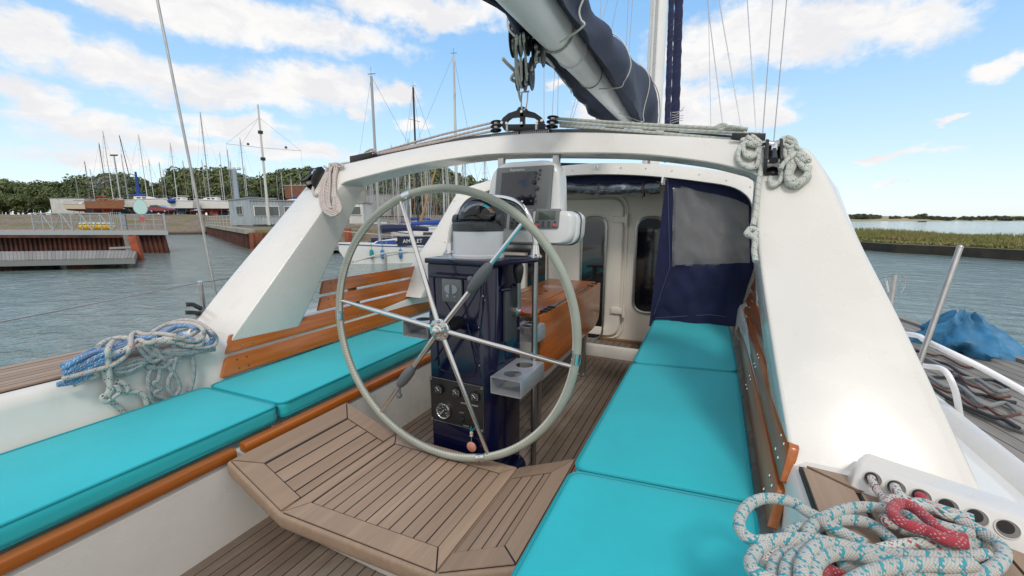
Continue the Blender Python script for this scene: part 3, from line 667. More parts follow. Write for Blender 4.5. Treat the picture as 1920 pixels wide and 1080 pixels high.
# key float hanging from the engine key
kf = thing('key_float', (-.885, 1.47, .2), 'round pink float on a cord, hanging from the engine key', 'key fob')
kc = ony(884, 838, 1.478); 
MB().lathe(kc + Vector((0, .006, 0)), [(.020, 0), (.024, .003), (.024, .008), (.020, .011)], 28, (0, -1, 0)).build('disc', PINK, kf)
k2 = ony(884, 813, 1.48); MB().lathe(k2 - Vector((0, 0, .012)), [(.007, 0), (.008, .004), (.006, .008), (.008, .012), (.008, .018), (.006, .022)], 14).build('bead', mat('pale_pink', (.75, .55, .47), .5), kf)
MB().tube([k2 - Vector((0, 0, .01)), kc + Vector((0, 0, .02))], .0018, 6).tube(spline([ony(886, 797, 1.488), ony(882, 804, 1.484), k2 + Vector((-.002, 0, .01))], 4), .0018, 6).tube(spline([ony(893, 800, 1.488), ony(886, 806, 1.484), k2 + Vector((.002, 0, .01))], 4), .0022, 6).build('cord', PIPE, kf)
# ------------------------------------------------------------------ compass
cp = thing('binnacle_compass', (-.968, 1.66, 1.08), 'white binnacle compass with clear dome and dark hood on top of the pedestal', 'compass')
cc = Vector((-.968, 1.655, 1.08)); R0 = .117
MB().lathe(cc, [(R0 + .004, 0), (R0 + .004, .012), (R0, .014), (R0, .118), (R0 - .004, .121)], 48).build('drum', WPAINT, cp)
MB().lathe(cc + Vector((0, 0, .119)), [(R0 + .001, 0), (R0 + .001, .034), (R0 - .008, .04), (R0 - .02, .041)], 48).build('collar', DGREY, cp)
MB().box(cc.x + .045, cc.x + .10, cc.y - .125, cc.y - .09, cc.z + .128, cc.z + .158, .004).build('collar_tab', DGREY, cp)
for dx in (-.115, .115): MB().lathe(cc + Vector((dx, 0, .17)), [(.024, -.012), (.026, 0), (.024, .012)], 20, (1, 0, 0)).build('hood_pivot', DGREY, cp)
dome = mat('compass_dome', (.8, .85, .9), .02, trans=1.0)
cdm = cc + Vector((0, 0, .165))
prof = [(.092 * math.cos(t), .092 * math.sin(t)) for t in [i * math.pi / 2 / 12 for i in range(13)]]
MB().lathe(cdm, prof, 40).build('dome', dome, cp, 180)
card = MB().lathe(cdm + Vector((0, 0, -.004)), [(.075, 0), (.075, .006), (.06, .014), (.02, .02), (.001, .021)], 40).build('compass_card', BLACK, cp)
MB().lathe(cdm + Vector((0, 0, .016)), [(.008, 0), (.008, .02), (.003, .03)], 16).build('pivot', WPAINT, card)
hood = MB(); rings = []
for i in range(25):
    a = math.pi * i / 24; e = Vector((math.cos(a), 0, math.sin(a)))
    ri, ro = .097, .116; tl_ = .02
    rings.append([cdm + e * ri + Vector((0, .0, 0)), cdm + e * ro + Vector((0, .006, 0)), cdm + e * ro + Vector((0, .045, 0)), cdm + e * ri + Vector((0, .045, 0))])
hood.loft(rings).build('hood', DGREY, cp, 50)
rings = []
for j in range(8):
    b = math.pi / 2 * j / 7; rings.append([cdm + Vector((math.cos(math.pi * i / 20) * .11 * math.cos(b), .04 + .075 * math.sin(b), math.sin(math.pi * i / 20) * .11 * math.cos(b))) for i in range(21)])
MB().loft(rings, closed_ring=False, caps=False).build('hood_back', DGREY, cp, 60)
# ------------------------------------------------------------------ guard hoop
gh = thing('guard_hoop', (-.735, 1.78, 0), 'polished steel guard hoop standing round the compass, one leg down to the sole', 'guard rail')
hx0, hx1 = -1.205, -.732; HYY = 1.775
hp = [Vector((hx1, HYY, .004)), Vector((hx1, HYY, 1.10))]
arc = spline([(hx1, HYY, 1.10), (hx1 - .002, HYY, 1.16), (hx1 - .03, HYY, 1.255), (-.83, HYY + .01, 1.33), (-.97, HYY + .015, 1.358), (-1.10, HYY + .01, 1.33), (hx0 + .03, HYY, 1.25), (hx0 + .002, HYY, 1.16), (hx0, HYY, 1.085)], 8)
MB().tube(arc, .0135, 14).build('hoop', STEEL, gh); MB().cyl((hx1, HYY, .0), (hx1, HYY, 1.06), .0145, 18).build('leg', SATIN, gh)
for x_ in (hx0, hx1): MB().lathe((x_, HYY, 1.078), [(.034, 0), (.034, .006), (.022, .016), (.0185, .04), (.017, .055)], 24).build('collar', STEEL, gh)
# ------------------------------------------------------------------ instrument pod
pod = thing('instrument_pod', (-.88, 1.98, 1.13), 'white instrument pod with chart plotter above the compass, hung from the arch', 'instrument pod')
PYF_ = 1.93
def facing(x0, x1, z0, z1, y, r, tilt=.18, n=6, top=None):
    """rounded rectangle on a plane leaning forward towards the top"""
    q = [(x0, z0), (x1, z0), (x1 - (top or 0), z1), (x0 + (top or 0), z1)]
    return rounded([(x, y + (z - 1.13) * tilt, z) for x, z in q], r, n)
def slab(name, x0, x1, z0, z1, y, d0, r, m, par, bev=.006, top=None, tilt=.18):
    A = facing(x0, x1, z0, z1, y, r, tilt, top=top); k = bev
    c = sum(A, Vector()) / len(A); inn = [p + (c - p).normalized() * k for p in A]
    return MB().loft([[p + Vector((0, d0, 0)) for p in A], [p + Vector((0, k, 0)) for p in A], [p + Vector((0, k * .3, 0)) for p in [a.lerp(b, .35) for a, b in zip(A, inn)]], inn]).build(name, m, par, 50)
slab('upper_housing', -1.108, -.672, 1.26, 1.548, 1.93, .10, [.03, .05, .10, .10], PODW, pod, .018, top=.03)
slab('lower_housing', -1.19, -.582, 1.135, 1.292, 1.855, .17, [.045, .06, .05, .04], PODW, pod, .022)
slab('lower_housing_back', -1.20, -.572, 1.13, 1.285, 1.90, .12, [.05, .06, .05, .05], PODW, pod, .004)
plo = slab('chart_plotter', -1.045, -.728, 1.292, 1.520, 1.915, .03, [.02, .02, .012, .012], MGREY, pod, .008)
slab('screen', -1.008, -.812, 1.322, 1.492, 1.9125, .01, .004, SCREEN, plo, .001)
tz = lambda z, y: y + (z - 1.13) * .18
TILT = Matrix.Rotation(-math.atan(.18), 3, 'X') @ FRONT
text('Raymarine', .020, (-.92, tz(1.503, 1.9135) - .001, 1.503), TILT, WHITE, plo)
def btn(x, z, r, m, par, y, h=.006, sx=1.0, sz=1.0, name='button'):
    o = Vector((x, tz(z, y), z)); MB().lathe(o, [(r, 0), (r, h * .7), (r * .8, h)], 16, (0, -1, .18)).build(name, m, par)
def pbt(px, py, y): # pixel -> x,z on the pod's leaning face
    dd = ray(px, py); k = (y + (CAM.z - 1.13) * .18) / (dd.y - .18 * dd.z); p = CAM + dd * k; return p.x, p.z
for px, py, r in ((1013, 319, .006), (1006, 324, .006), (1012, 327, .006), (1004, 331, .006), (1010, 335, .006), (1002, 342, .0115), (1007, 353, .0105), (1001, 367, .0115), (996, 377, .006), (1004, 377, .006)):
    x, z = pbt(px, py, 1.912); btn(x, z, r, BLACK if (px, py) == (1002, 342) else DGREY, plo, 1.912, .010 if r > .01 else .005)
for px, py in ((968, 379), (979, 378)):
    x, z = pbt(px, py, 1.912); btn(x, z, .0055, WPAINT, plo, 1.912)
def small(px0, px1, py0, py1, red, fx=True):
    y = 1.845; x0, z0 = pbt(px0, py1, y); x1, z1 = pbt(px1, py0, y)
    s_ = slab('autopilot_display', x0, x1, z0, z1, y, .03, .010, MGREY, pod, .006, top=-.0 if True else 0)
    w, h = x1 - x0, z1 - z0
    slab('screen', x0 + w * .16, x1 - w * .14, z0 + h * .45, z1 - h * .10, y - .002, .004, .003, LCD, s_, .001)
    for i in range(4):
        for j in range(2):
            rb = red and j == 0 and i in (0, 3)
            btn(x0 + w * (.14 + .24 * i), z0 + h * (.16 + .16 * j), .0085 if rb else .0048, REDB if rb else DGREY, s_, y - .001)
small(1001, 1049, 391, 428, True); small(953, 999, 392, 430, False)
rc = MB(); x0, z0 = pbt(915, 428, 1.845); x1, z1 = pbt(950, 390, 1.845)
rg_ = slab('wind_display', x0, x1, z0, z1, 1.845, .03, .010, MGREY, pod, .006); o = Vector(((x0 + x1) / 2, tz((z0 + z1) / 2, 1.843), (z0 + z1) / 2))
MB().lathe(o, [(.030, 0), (.030, .002), (.001, .0022)], 28, (0, -1, .18)).build('dial', LCD, rg_)
MB().tube([o + Vector((-.012, -.004, .008)), o + Vector((.014, -.004, -.004))], .0015, 5).build('needle', BLACK, rg_)
MB().tube(facing(-1.203, -.569, 1.128, 1.29, 1.938, [.05, .06, .05, .05]), .0028, 6, closed=True).build('gasket', BLACK, pod)
for px in (940, 1043):
    b_ = ony(px, 305, 2.1); MB().box(b_.x - .018, b_.x + .018, 2.09, 2.12, b_.z - .06, 1.585, .004).build('hanger_bracket', SATIN, pod)
MB().box(-1.04, -.80, 1.95, 2.0, 1.08, 1.135, .01).build('mounting_foot', SATIN, pod)
# ------------------------------------------------------------------ steering wheel
wh = thing('helm', (-.985, 1.385, .8), 'large stainless steering wheel with stitched grey leather rim and two folding grips', 'steering wheel')
yw, tw = .047, .013
WN = Vector((math.sin(yw) * math.cos(tw), -math.cos(yw) * math.cos(tw), math.sin(tw)))
WC = Vector((-.9855, 1.385, .8004)); WR = .573
WU = (Vector((0, 0, 1)) - WN * WN.z).normalized(); WX = WU.cross(WN) * -1
if WX.x < 0: WX = -WX
def wang(px, py):
    dd = ray(px, py); k = (WC - CAM).dot(WN) / dd.dot(WN); p = CAM + dd * k - WC; return math.atan2(p.dot(WU), p.dot(WX))
def wpt(a, r=WR, off=0): return WC + WX * math.cos(a) * r + WU * math.sin(a) * r + WN * off
rimr = .0165; cl = [wang(*q) for q in ((764, 365), (638, 590), (1077, 671), (902, 855))]
MB().tube([wpt(2 * math.pi * i / 160) for i in range(160)], rimr, 16, closed=True).build('rim', LEATH, wh, 180)
stt = MB(); NS = 430
for i in range(NS):
    a = 2 * math.pi * i / NS
    if min(abs((a - c + math.pi) % (2 * math.pi) - math.pi) for c in cl) < .045: continue
    def onrim(a_, b_): return wpt(a_, WR - math.cos(b_) * (rimr + .0008), math.sin(b_) * (rimr + .0008))
    stt.tube([onrim(a, .25), onrim(a + math.pi / NS, .52), onrim(a + math.pi / NS * .99, .95)], .0012, 4, caps=False)
    stt.tube([onrim(a + math.pi / NS, .95), onrim(a + 2 * math.pi / NS, .25)], .0009, 4, caps=False)
stt.build('stitching', THREAD, wh)
for c in cl:
    j = MB().tube([wpt(c + t) for t in (-.035, -.017, 0, .017, .035)], rimr + .0022, 18).build('rim_joint', STEEL, wh)
    MB().tube([wpt(c + t, WR - rimr * .9 + abs(t) * .6, rimr * .9) for t in (-.02, 0, .02)], .002, 6).build('split_ring', STEEL, j)
hubc = WC + WN * .03
MB().lathe(hubc - WN * .03, [(.030, 0), (.030, .015), (.047, .020), (.047, .032), (.043, .036), (.024, .037), (.022, .048), (.016, .052), (.015, .066), (.009, .068)], 32, WN).build('hub', STEEL, wh)
for i in range(6):
    a = i * math.pi / 3 + .5; MB().lathe(wpt(a, .035, .036), [(.0075, 0), (.007, .004), (.004, .0055)], 12, WN).build('hub_bolt', SATIN, wh)
for q in ((641, 563), (755, 385), (975, 425), (1062, 684), (915, 850), (715, 772)):
    a = wang(*q); sp_ = MB().tube([wpt(a, .030, .024), wpt(a, .30, .012), wpt(a, WR - .012, .002)], [.0115, .0105, .008], 14).build('spoke', STEEL, wh)
    if q in ((975, 425), (715, 772)):
        r0 = .215 if q[0] > 900 else .235; r1 = .365 if q[0] > 900 else .365
        prof = [(0, .014), (.08, .022), (.25, .0285), (.5, .030), (.75, .028), (.92, .022), (1, .013)]
        grp_ = MB().tube([wpt(a, r0 + (r1 - r0) * t, .016) for t, _ in prof], [r_ for _, r_ in prof], 16, flat=.8).build('grip', GRIP, sp_)
        for t in (.3, .7): MB().lathe(wpt(a, r0 + (r1 - r0) * t, .040), [(.004, 0), (.003, .003)], 8, WN).build('grip_screw', BLACK, sp_)
        kq = wpt(a + (.10 if q[0] > 900 else .07), (r0 + .045) if q[0] > 900 else (r1 + .035), .02); MB().ball(kq, .0135, 14).tube([kq, wpt(a, r0 + .05 if q[0] > 900 else r1 - .01, .016)], .005, 8).build('grip_knob', GRIP, sp_)
# ================================================================== RUNNING RIGGING, SPARS, ROPES
R_RED = rope_mat('rope_pink_fleck', (.62, .57, .52), [(.52, .09, .08)], .45, 8, .42, .35)
R_GRN = rope_mat('rope_green_fleck', (.63, .64, .58), [(.02, .22, .16)], .55, 8, .34, .30)
R_TEAL = rope_mat('rope_teal_fleck', (.56, .545, .50), [(.02, .33, .40), (.02, .33, .40)], .62, 10, .24, .30, 2)
R_RW = rope_mat('rope_red_white', (.66, .63, .58), [(.55, .05, .05), (.03, .05, .10)], .5, 9, .5, .3)
R_BLK = rope_mat('rope_black_fleck', (.60, .59, .54), [(.02, .025, .04)], .5, 8, .36, .32)
R_BLUE = rope_mat('rope_blue', (.12, .36, .66), [(.60, .68, .74), (.22, .05, .07)], .9, 9, .6, .3)
R_GREY = rope_mat('rope_grey_blue', (.42, .43, .42), [(.09, .13, .20)], .5, 8, .5, .35)
R_CRIM = rope_mat('rope_crimson', (.48, .045, .065), [(.60, .30, .30)], .8, 14, .55, .2)
R_WHT = rope_mat('rope_plain', (.72, .70, .63), [(.42, .40, .36)], .3, 8, .3)
def proto_screw(mb_name, r, h, m):
    return MB().lathe((0, 0, 0), [(r, 0), (r * .7, h)], 8, (0, 0, 1))
# ---- boom and cover
B1 = P(1073, 97, 2.3); B2 = P(1181, 232, 7.15); BD = (B2 - B1).normalized()
bo = thing('boom', B1, 'long white boom slanting up overhead from the mast, navy cover wrapped over it', 'boom')
BR = .080
B0 = B1 - BD * 2.2
upv = (Vector((0, 0, 1)) - BD * BD.z).normalized(); sdv = BD.cross(upv)
def sect(c, r, k=1.12, n=24): return [c + sdv * math.cos(2 * math.pi * i / n) * r + upv * math.sin(2 * math.pi * i / n) * r * k for i in range(n)]
MB().loft([sect(B0, BR), sect(B2, BR)]).build('spar', SPAR, bo, 60)
for t in (.30, 1.02):
    c = B1 + BD * (t - .35)
    MB().tube([c + sdv * math.cos(2 * math.pi * i / 28) * (BR + .003) + upv * math.sin(2 * math.pi * i / 28) * (BR * 1.12 + .003) for i in range(28)], .0042, 6, closed=True).build('band', SATIN if t > .5 else WPAINT, bo)
lz = B1 - BD * .42; MB().tube([lz + sdv * math.cos(2 * math.pi * i / 28) * (BR + .005) + upv * math.sin(2 * math.pi * i / 28) * (BR * 1.12 + .005) + BD * .02 * math.sin(2 * math.pi * i / 28) for i in range(28)], .006, 8, closed=True).build('lashing', R_RED, bo)
DQ = lambda y: 1.80 + (y - 30) * .0028
hang1 = P(980, 20, 1.76); hang2 = P(1003, 40, 1.82)
for h in (hang1, hang2):
    top = h + Vector((.02, 0, .06)); MB().box(h.x - .006, h.x + .006, h.y - .03, h.y + .03, h.z - .01, h.z + .11, .004).build('sheet_bail', SATIN, bo)
# ---- sail cover
cv = thing('sail_cover', B1, 'dark navy canvas sail cover laced with white cord along the boom', 'sail cover')
rows = []
CS = [(-2.2, .13, .15, .10), (-1.0, .13, .15, .10), (-.5, .15, .17, .13), (0, .165, .20, .17), (.5, .17, .225, .21), (1.0, .175, .25, .25), (1.8, .18, .30, .33), (2.6, .17, .36, .44), (3.3, .15, .40, .52), (3.9, .13, .42, .62), (4.45, .11, .42, .72), (4.8, .10, .34, .80)]
fineCS = []
for i in range(len(CS) - 1):
    for j in range(5): t = j / 5; fineCS.append(tuple(a + (b - a) * t for a, b in zip(CS[i], CS[i + 1])))
fineCS.append(CS[-1])
def covsec(s, wl, wr, h, grow=0.0, n=26):
    c = B1 + BD * s; out = []
    for i in range(n):
        t = i / (n - 1); a = math.pi * (1.16 - 1.32 * t)      # from the port skirt over the top to the starboard skirt
        w = wl if math.cos(a) < 0 else wr
        x = math.cos(a) * (w + grow); z = math.sin(a) * (h + grow) + .02
        ex = 1 + .12 * math.sin(3 * a + s * 2)
        q = c + sdv * x * SGN * ex + upv * z
        nz = noise.noise(Vector((s * 1.1, t * 2.4, 1.0))) * .05 + noise.noise(Vector((s * 3.1 + t * 3 + 7, t * 4, 3))) * .030 + .012 * math.sin(s * 7 + t * 9) * math.sin(t * 5 + s)
        out.append(q + (q - c).normalized() * nz)
    return out
SGN = 1 if sdv.x > 0 else -1
outer = [covsec(*r_) for r_ in fineCS]; inner = [covsec(r_[0], r_[1] - .012, r_[2] - .012, r_[3] - .012) for r_ in fineCS]
ring_rows = [o + i[::-1] for o, i in zip(outer, inner)]
MB().loft(ring_rows).build('canvas', COVER, cv, 70)
lin = []
for o_, r_ in zip(inner, fineCS):
    c = B1 + BD * r_[0] + upv * .07; lin.append([o_[1].lerp(c, u) for u in (0, .5, 1)] + [c.lerp(o_[-2], u) for u in (.5, 1)] + [o_[k_].lerp(c, .15) for k_ in (20, 13, 6)])
MB().loft(lin).build('cover_lining', COVER, cv, 70)  # lining sheet added inside the cover to darken its open underside
for s_ in (-.55, .80, 2.6):
    j = min(range(len(fineCS)), key=lambda q: abs(fineCS[q][0] - s_))
    MB().tube(spline(covsec(*fineCS[j], grow=.012) + [B1 + BD * s_ + sdv * SGN * BR * .6 - upv * (BR + .004)], 5), .0045, 6).build('tie_cord', THREAD, cv)
a, b = B1 + BD * 2.9, B1 + BD * 4.5
MB().tube(spline([covsec(*fineCS[41], grow=.03)[16], covsec(*fineCS[43], grow=.03)[19], covsec(*fineCS[46], grow=.03)[21], covsec(*fineCS[50], grow=.02)[23], covsec(*fineCS[54], grow=.02)[25]], 6), .007, 6).build('hanging_cord', THREAD, cv)
# ---- mast, furled sails, shrouds
MX = P(1228, 150, 7.35)
mt = thing('mast', (MX.x, MX.y, .6), 'thick white main mast rising at the forward end of the boom', 'mast')
n = 28; rm = [Vector((MX.x + math.cos(2 * math.pi * i / n) * .148, MX.y + math.sin(2 * math.pi * i / n) * .19, 0)) for i in range(n)]
MB().loft([[p + Vector((0, 0, z)) for p in rm] for z in (.6, 19)]).build('spar', SPAR, mt, 60)
MB().box(MX.x - .018, MX.x + .018, MX.y - .21, MX.y - .18, 1.2, 18.5).build('sail_track', SATIN, mt)
for px, w in ((1220, .012),): 
    q = P(px, 100, 7.1); MB().cyl((q.x, q.y, .8), (q.x, q.y, 18), .010, 6).build('halyard', R_WHT, mt)
def wire(x0, y0, x1, y1, d0, d1, r, name, m, par, ext0=0., ext1=0.):
    a, b = P(x0, y0, d0), P(x1, y1, d1); dd = b - a
    return MB().tube([a - dd * ext0, b + dd * ext1], r, 6).build(name, m, par)
for q in ((1328, 0, 1333, 240, 7.2), (1326, 0, 1355, 234, 6.6), (1348, 0, 1390, 242, 6.4), (1401, 0, 1418, 250, 6.2), (1449, 0, 1430, 252, 5.6), (1475, 0, 1451, 264, 5.2)):
    wire(*q[:4], q[4] + .6, q[4], .0075 if q[4] < 7 else .005, 'shroud', SATIN, mt, 1.2, .12)
for q in ((1020, 110, 1020, 240, 8.0), (1040, 130, 1034, 240, 8.2), (1047, 140, 1045, 240, 8.2), (1140, 0, 1068, 242, 8.2), (1127, 0, 1124, 60, 8.4), (1158, 0, 1147, 55, 8.5), (1186, 0, 1179, 100, 8.4), (1081, 180, 1064, 240, 8), (1124, 200, 1112, 240, 8), (1178, 0, 1174, 90, 8.6)):
    wire(*q[:4], q[4] + .3, q[4], .0065, 'stay', SATIN, mt, 1.0, .1)
def furled(px0, px1, d_, r, label):
    a, b = P(px0, 0, d_ + .3), P(px1, 240, d_); dd = (b - a); a2 = a - dd * 2.0; b2 = b + dd * .25
    t = thing('furled_sail', b2, label, 'furled sail', 'furled sails ahead of the mast')
    pts = [a2.lerp(b2, i / 90) for i in range(91)]
    MB().tube(pts, [r * (1 + .10 * math.sin(i * 1.9) * math.sin(i * .31)) for i in range(91)], 12).build('sail', NAVYC, t, 60)
    L_ = (b2 - a2).length; s1 = Vector((1, 0, 0)); s2 = dd.cross(s1).normalized()
    MB().tube([a2.lerp(b2, i / 400) + (s1 * math.cos(i * .42) + s2 * math.sin(i * .42)) * r * 1.02 for i in range(401)], .004, 4).build('lashing', mat('lacing_grey', (.10, .11, .15), .7), t)
    return t
furled(1259, 1251, 9.0, .062, 'slimmer rolled navy sail standing just right of the main mast')
f2 = furled(1273, 1265, 9.6, .098, 'thicker rolled navy sail on the far right of the main mast')
q = P(1270, 224, 9.5)
for i in range(5):
    MB().tube(spline([q + Vector((-.12, -.12, .06 * i - .1)), q + Vector((0, -.14, .05 * i - .07)), q + Vector((.13, -.1, .055 * i - .05 + (.12 if i == 3 else 0)))], 4), .008, 6).build('tie', R_WHT, f2)
# ---- backstay to port, lifelines
bs = thing('backstay_wire', P(404, 548, 3.0), 'thick wire stay running up across the sky left of the arch', 'stay wire')
a, b = P(404, 548, 3.0), P(295, 0, 2.75); MB().tube([b + (b - a) * 1.0, a + (a - b) * .35], .0085, 10).build('wire', SATIN, bs)
def stanchion(px, py, X, label, pyb):
    a = onx(px, py, X); t = thing('guardrail_stanchion', (a.x, a.y, .35), label, 'stanchion', 'guardrail stanchions')
    MB().cyl((a.x, a.y, .34), a, .0135, 12).build('post', SATIN, t); MB().lathe((a.x, a.y, a.z - .012), [(.018, 0), (.018, .02), (.008, .028)], 14).build('cap', STEEL, t)
    return a
s1 = stanchion(376, 530, -3.02, 'short steel guardrail stanchion beside the port rope heap', 0)
s2 = stanchion(723, 480, -3.02, 'steel guardrail stanchion seen through the left side of the wheel', 0)
s0 = onx(150, 573, -3.02); s0 = s0 + (s0 - s1) * 1.5
gw = thing('guard_wire', (s1.x, s1.y, s1.z), 'thin guard wire strung along the port side between stanchions', 'guard wire')
MB().tube(spline([s0, s1.lerp(s0, .5) - Vector((0, 0, .006)), s1, s1.lerp(s2, .5) - Vector((0, 0, .008)), s2, s2 + (s2 - s1) * .8], 6), .004, 6).build('upper_wire', SATIN, gw)
dz = Vector((0, 0, -.28)); MB().tube([s0 + dz, s1 + dz, s2 + dz, s2 + (s2 - s1) * .8 + dz], .004, 6).build('lower_wire', SATIN, gw)
MB().tube(spline([s2 + Vector((0, -.5, -.03)), s2 + Vector((0, -.2, .01)), s2 + Vector((0, 0, .03)), s2 + Vector((0, .3, .02)), s2 + Vector((0, .6, -.01))], 5), .009, 8).build('lashing', R_WHT, gw)
# ---- horn handles at the foot of the port arch leg
hc = thing('rope_clutch', (-2.72, 1.35, .62), 'pair of black clutch handles at the outer foot of the port arch leg', 'rope clutch')
for (a, b, c) in (((352, 571), (362, 571), (376, 578)), ((351, 586), (361, 586), (374, 588))):
    A_1, B_1, C_1 = P(*a, 2.32), P(*b, 2.34), P(*c, 2.40)
    MB().tube([A_1 + Vector((0, 0, .012)), A_1, B_1, C_1], [.008, .014, .012, .013], 10).build('handle', BLACK, hc)
MB().tube(spline([P(378, 580, 2.42), P(371, 590, 2.40), P(368, 604, 2.36), P(360, 622, 2.30)], 6), .010, 8).build('rope_tail', R_GREY, hc)
MB().box(-2.86, -2.74, 1.42, 1.6, .33, .70, .01).build('housing', BLACK, hc)
# ---- traveller track and car
tk = thing('traveller_track', (XC, 2.2, 1.7), 'dark mainsheet traveller track running along the top of the white arch', 'track')
tp_ = [Vector((x, ay(z) + .085, z + .016)) for x, z in ARCH_TOP[2:-1]]; tp_ = spline(tp_, 6); tp_ = [p for p in tp_ if -2.16 < p.x < .17]
rg = []
for p in tp_: rg.append([p + Vector((0, -.02, -.014)), p + Vector((0, .02, -.014)), p + Vector((0, .02, .010)), p + Vector((0, -.02, .010))])
MB().loft(rg).build('rail', DGREY, tk, 30)
TY = 2.255
def tpx(x, y, o=0): return ony(x, y, TY + o)
cr = thing('traveller_car', tpx(980, 255), 'black traveller car with an arched two-hole bracket on top of the arch', 'traveller car')
for x0, x1, y0, y1 in ((925, 977, 248, 260), (979, 1034, 243, 256)):
    a, b = tpx(x0, y1), tpx(x1, y0); MB().box(a.x, b.x, TY - .03, TY + .03, a.z - .004, b.z + .004, .006).build('bogie', DGREY, cr)
    gr = MB()
    for i in range(14):
        x = a.x + (b.x - a.x) * (i + .5) / 14; gr.box(x - .002, x + .002, TY - .033, TY - .029, a.z + .004, b.z - .008)
    gr.build('grille', SATIN, cr, 0)
c0 = tpx(982, 236); rr1, rr2 = .118, .066
ob = [tpx(*q) for q in ((938, 234), (944, 222), (955, 213), (970, 208), (974, 202), (980, 200), (986, 202), (990, 208), (1004, 212), (1014, 219), (1020, 228), (1020, 236))]
ib = [tpx(*q) for q in ((948, 235), (953, 226), (960, 221), (970, 220), (975, 220), (980, 219), (986, 219), (991, 220), (1000, 221), (1007, 225), (1010, 232), (1011, 236))]
lf = []
for o, i in zip(ob, ib): f_, k_ = Vector((0, -.012, 0)), Vector((0, .012, 0)); lf.append([o + f_, o + k_, i + k_, i + f_])
brk = MB().loft(lf)
brk.prism([tpx(938, 233, -.012), tpx(1022, 232, -.012), tpx(1020, 242, -.012), tpx(990, 246, -.012), tpx(945, 244, -.012)], (0, .024, 0), bev=.003)
brk.box(tpx(976, 230).x, tpx(984, 230).x, TY - .012, TY + .012, tpx(980, 240).z, tpx(980, 212).z, .003)
brk.build('bracket', BLACK, cr, 40)
for px, py in ((978, 209), (950, 231), (1007, 228), (1016, 226), (941, 230), (978, 231)):
    MB().lathe(tpx(px, py, -.013), [(.009, 0), (.008, .004), (.003, .005)], 12, (0, -1, 0)).build('bolt', STEEL, cr)
for px in (952, 1007):
    a = tpx(px, 246); MB().cyl(a, a + Vector((0, 0, .035)), .014, 14).build('stanchion_pin', SATIN, cr)
def block(name, c, w, h, ns, label, cat='block', axis=None, tilt=None, grp='mainsheet blocks', up=Vector((0, 0, 1)), ax=Vector((1, 0, 0))):
    """pulley block: cheeks are upright plates whose normal is ax"""
    t = thing(name, c, label, cat, grp); up = up.normalized(); ax = (ax - up * ax.dot(up)).normalized(); fw = ax.cross(up)
    tot = w; n_ = ns + 1
    for i in range(n_):
        x = -tot / 2 + tot * i / ns; th_ = .005
        pts = []
        for k in range(20):
            a = 2 * math.pi * k / 20; pts.append(c + ax * (x - th_ / 2) + up * math.sin(a) * h / 2 + fw * math.cos(a) * h * .36)
        MB().prism(pts, ax * th_, bev=.0015).build('cheek', BLACK, t, 40)
    for i in range(ns):
        x = -tot / 2 + tot * (i + .5) / ns
        for s_ in (-.18, .18) if h > .1 else (0,):
            MB().lathe(c + ax * (x - tot / ns * .36) + up * h * s_, [(h * .2, 0), (h * .15, tot / ns * .36), (h * .2, tot / ns * .72)], 18, ax).build('sheave', SATIN, t)
    MB().cyl(c - ax * (tot / 2 + .006), c + ax * (tot / 2 + .006), .008, 12).build('pin', STEEL, t)
    return t
CX = Vector((1, .15, 0)).normalized()
ub = P(975, 72, DQ(72)); lb = P(984, 140, DQ(140)); sb_ = P(1010, 98, DQ(90))
block('pulley_block', ub, .074, .16, 2, 'upper black double block under the boom end, white sheets looping round it', ax=CX)
block('pulley_block', lb, .074, .16, 2, 'lower black double block standing right above the traveller car', ax=CX)
block('pulley_block', sb_, .044, .14, 1, 'single black block hanging from the boom to the right of the double block', ax=CX)
def shackle(a, b, w, par_label, nm='shackle'):
    t = thing(nm, a, par_label, 'shackle', 'steel shackles on the mainsheet'); dd = (b - a); s_ = CX * w
    MB().tube(spline([a - s_, a + dd * .6 - s_, b - s_ * .5, b, b + s_ * .5, a + dd * .6 + s_, a + s_], 5), .0045, 8).build('bow', STEEL, t)
    MB().cyl(a - s_ * 1.5, a + s_ * 1.5, .005, 10).build('pin', STEEL, t)
shackle(P(975, 44, DQ(44)), P(978, 24, DQ(24)), .014, 'steel shackle joining the upper double block to the boom')
shackle(P(1007, 70, DQ(66)), P(1002, 42, DQ(40)), .014, 'steel shackle holding the single block to the boom')
shackle(P(984, 172, DQ(172)), P(982, 206, DQ(206)), .016, 'long steel shackle between the lower block and the traveller car')
ms = thing('mainsheet', lb, 'pale mainsheet rope rove between the upper and lower double blocks, knotted tail sticking out', 'rope')
for q in ([(969, 75), (969, 120), (974, 150), (979, 165)], [(974, 62), (976, 100), (978, 152)], [(981, 62), (985, 100), (988, 150)], [(972, 60), (967, 90), (968, 140), (974, 180), (977, 190)], [(1008, 95), (1003, 115), (997, 132)]):
    MB().tube(spline([P(x, y, DQ(y) - .065) for x, y in q], 6), .0062, 8).build('strand', R_WHT, ms)
MB().tube(spline([P(x, y, DQ(y)) for x, y in ((942, 109), (950, 118), (962, 130), (968, 136), (962, 141), (959, 148), (966, 152), (969, 144), (964, 136))], 6), .0085, 8).build('knotted_tail', R_WHT, ms)
vs_ = solo('vang_line', MB().tube(spline([P(1018, 105, DQ(105)), P(1035, 122, 2.3), P(1062, 158, 3.6), P(1090, 190, 4.8), P(1122, 226, 6.4)], 6), [.0075] * 24 + [.009], 8), R_WHT, 'pale line running diagonally from the single block down towards the mast', 'rope')
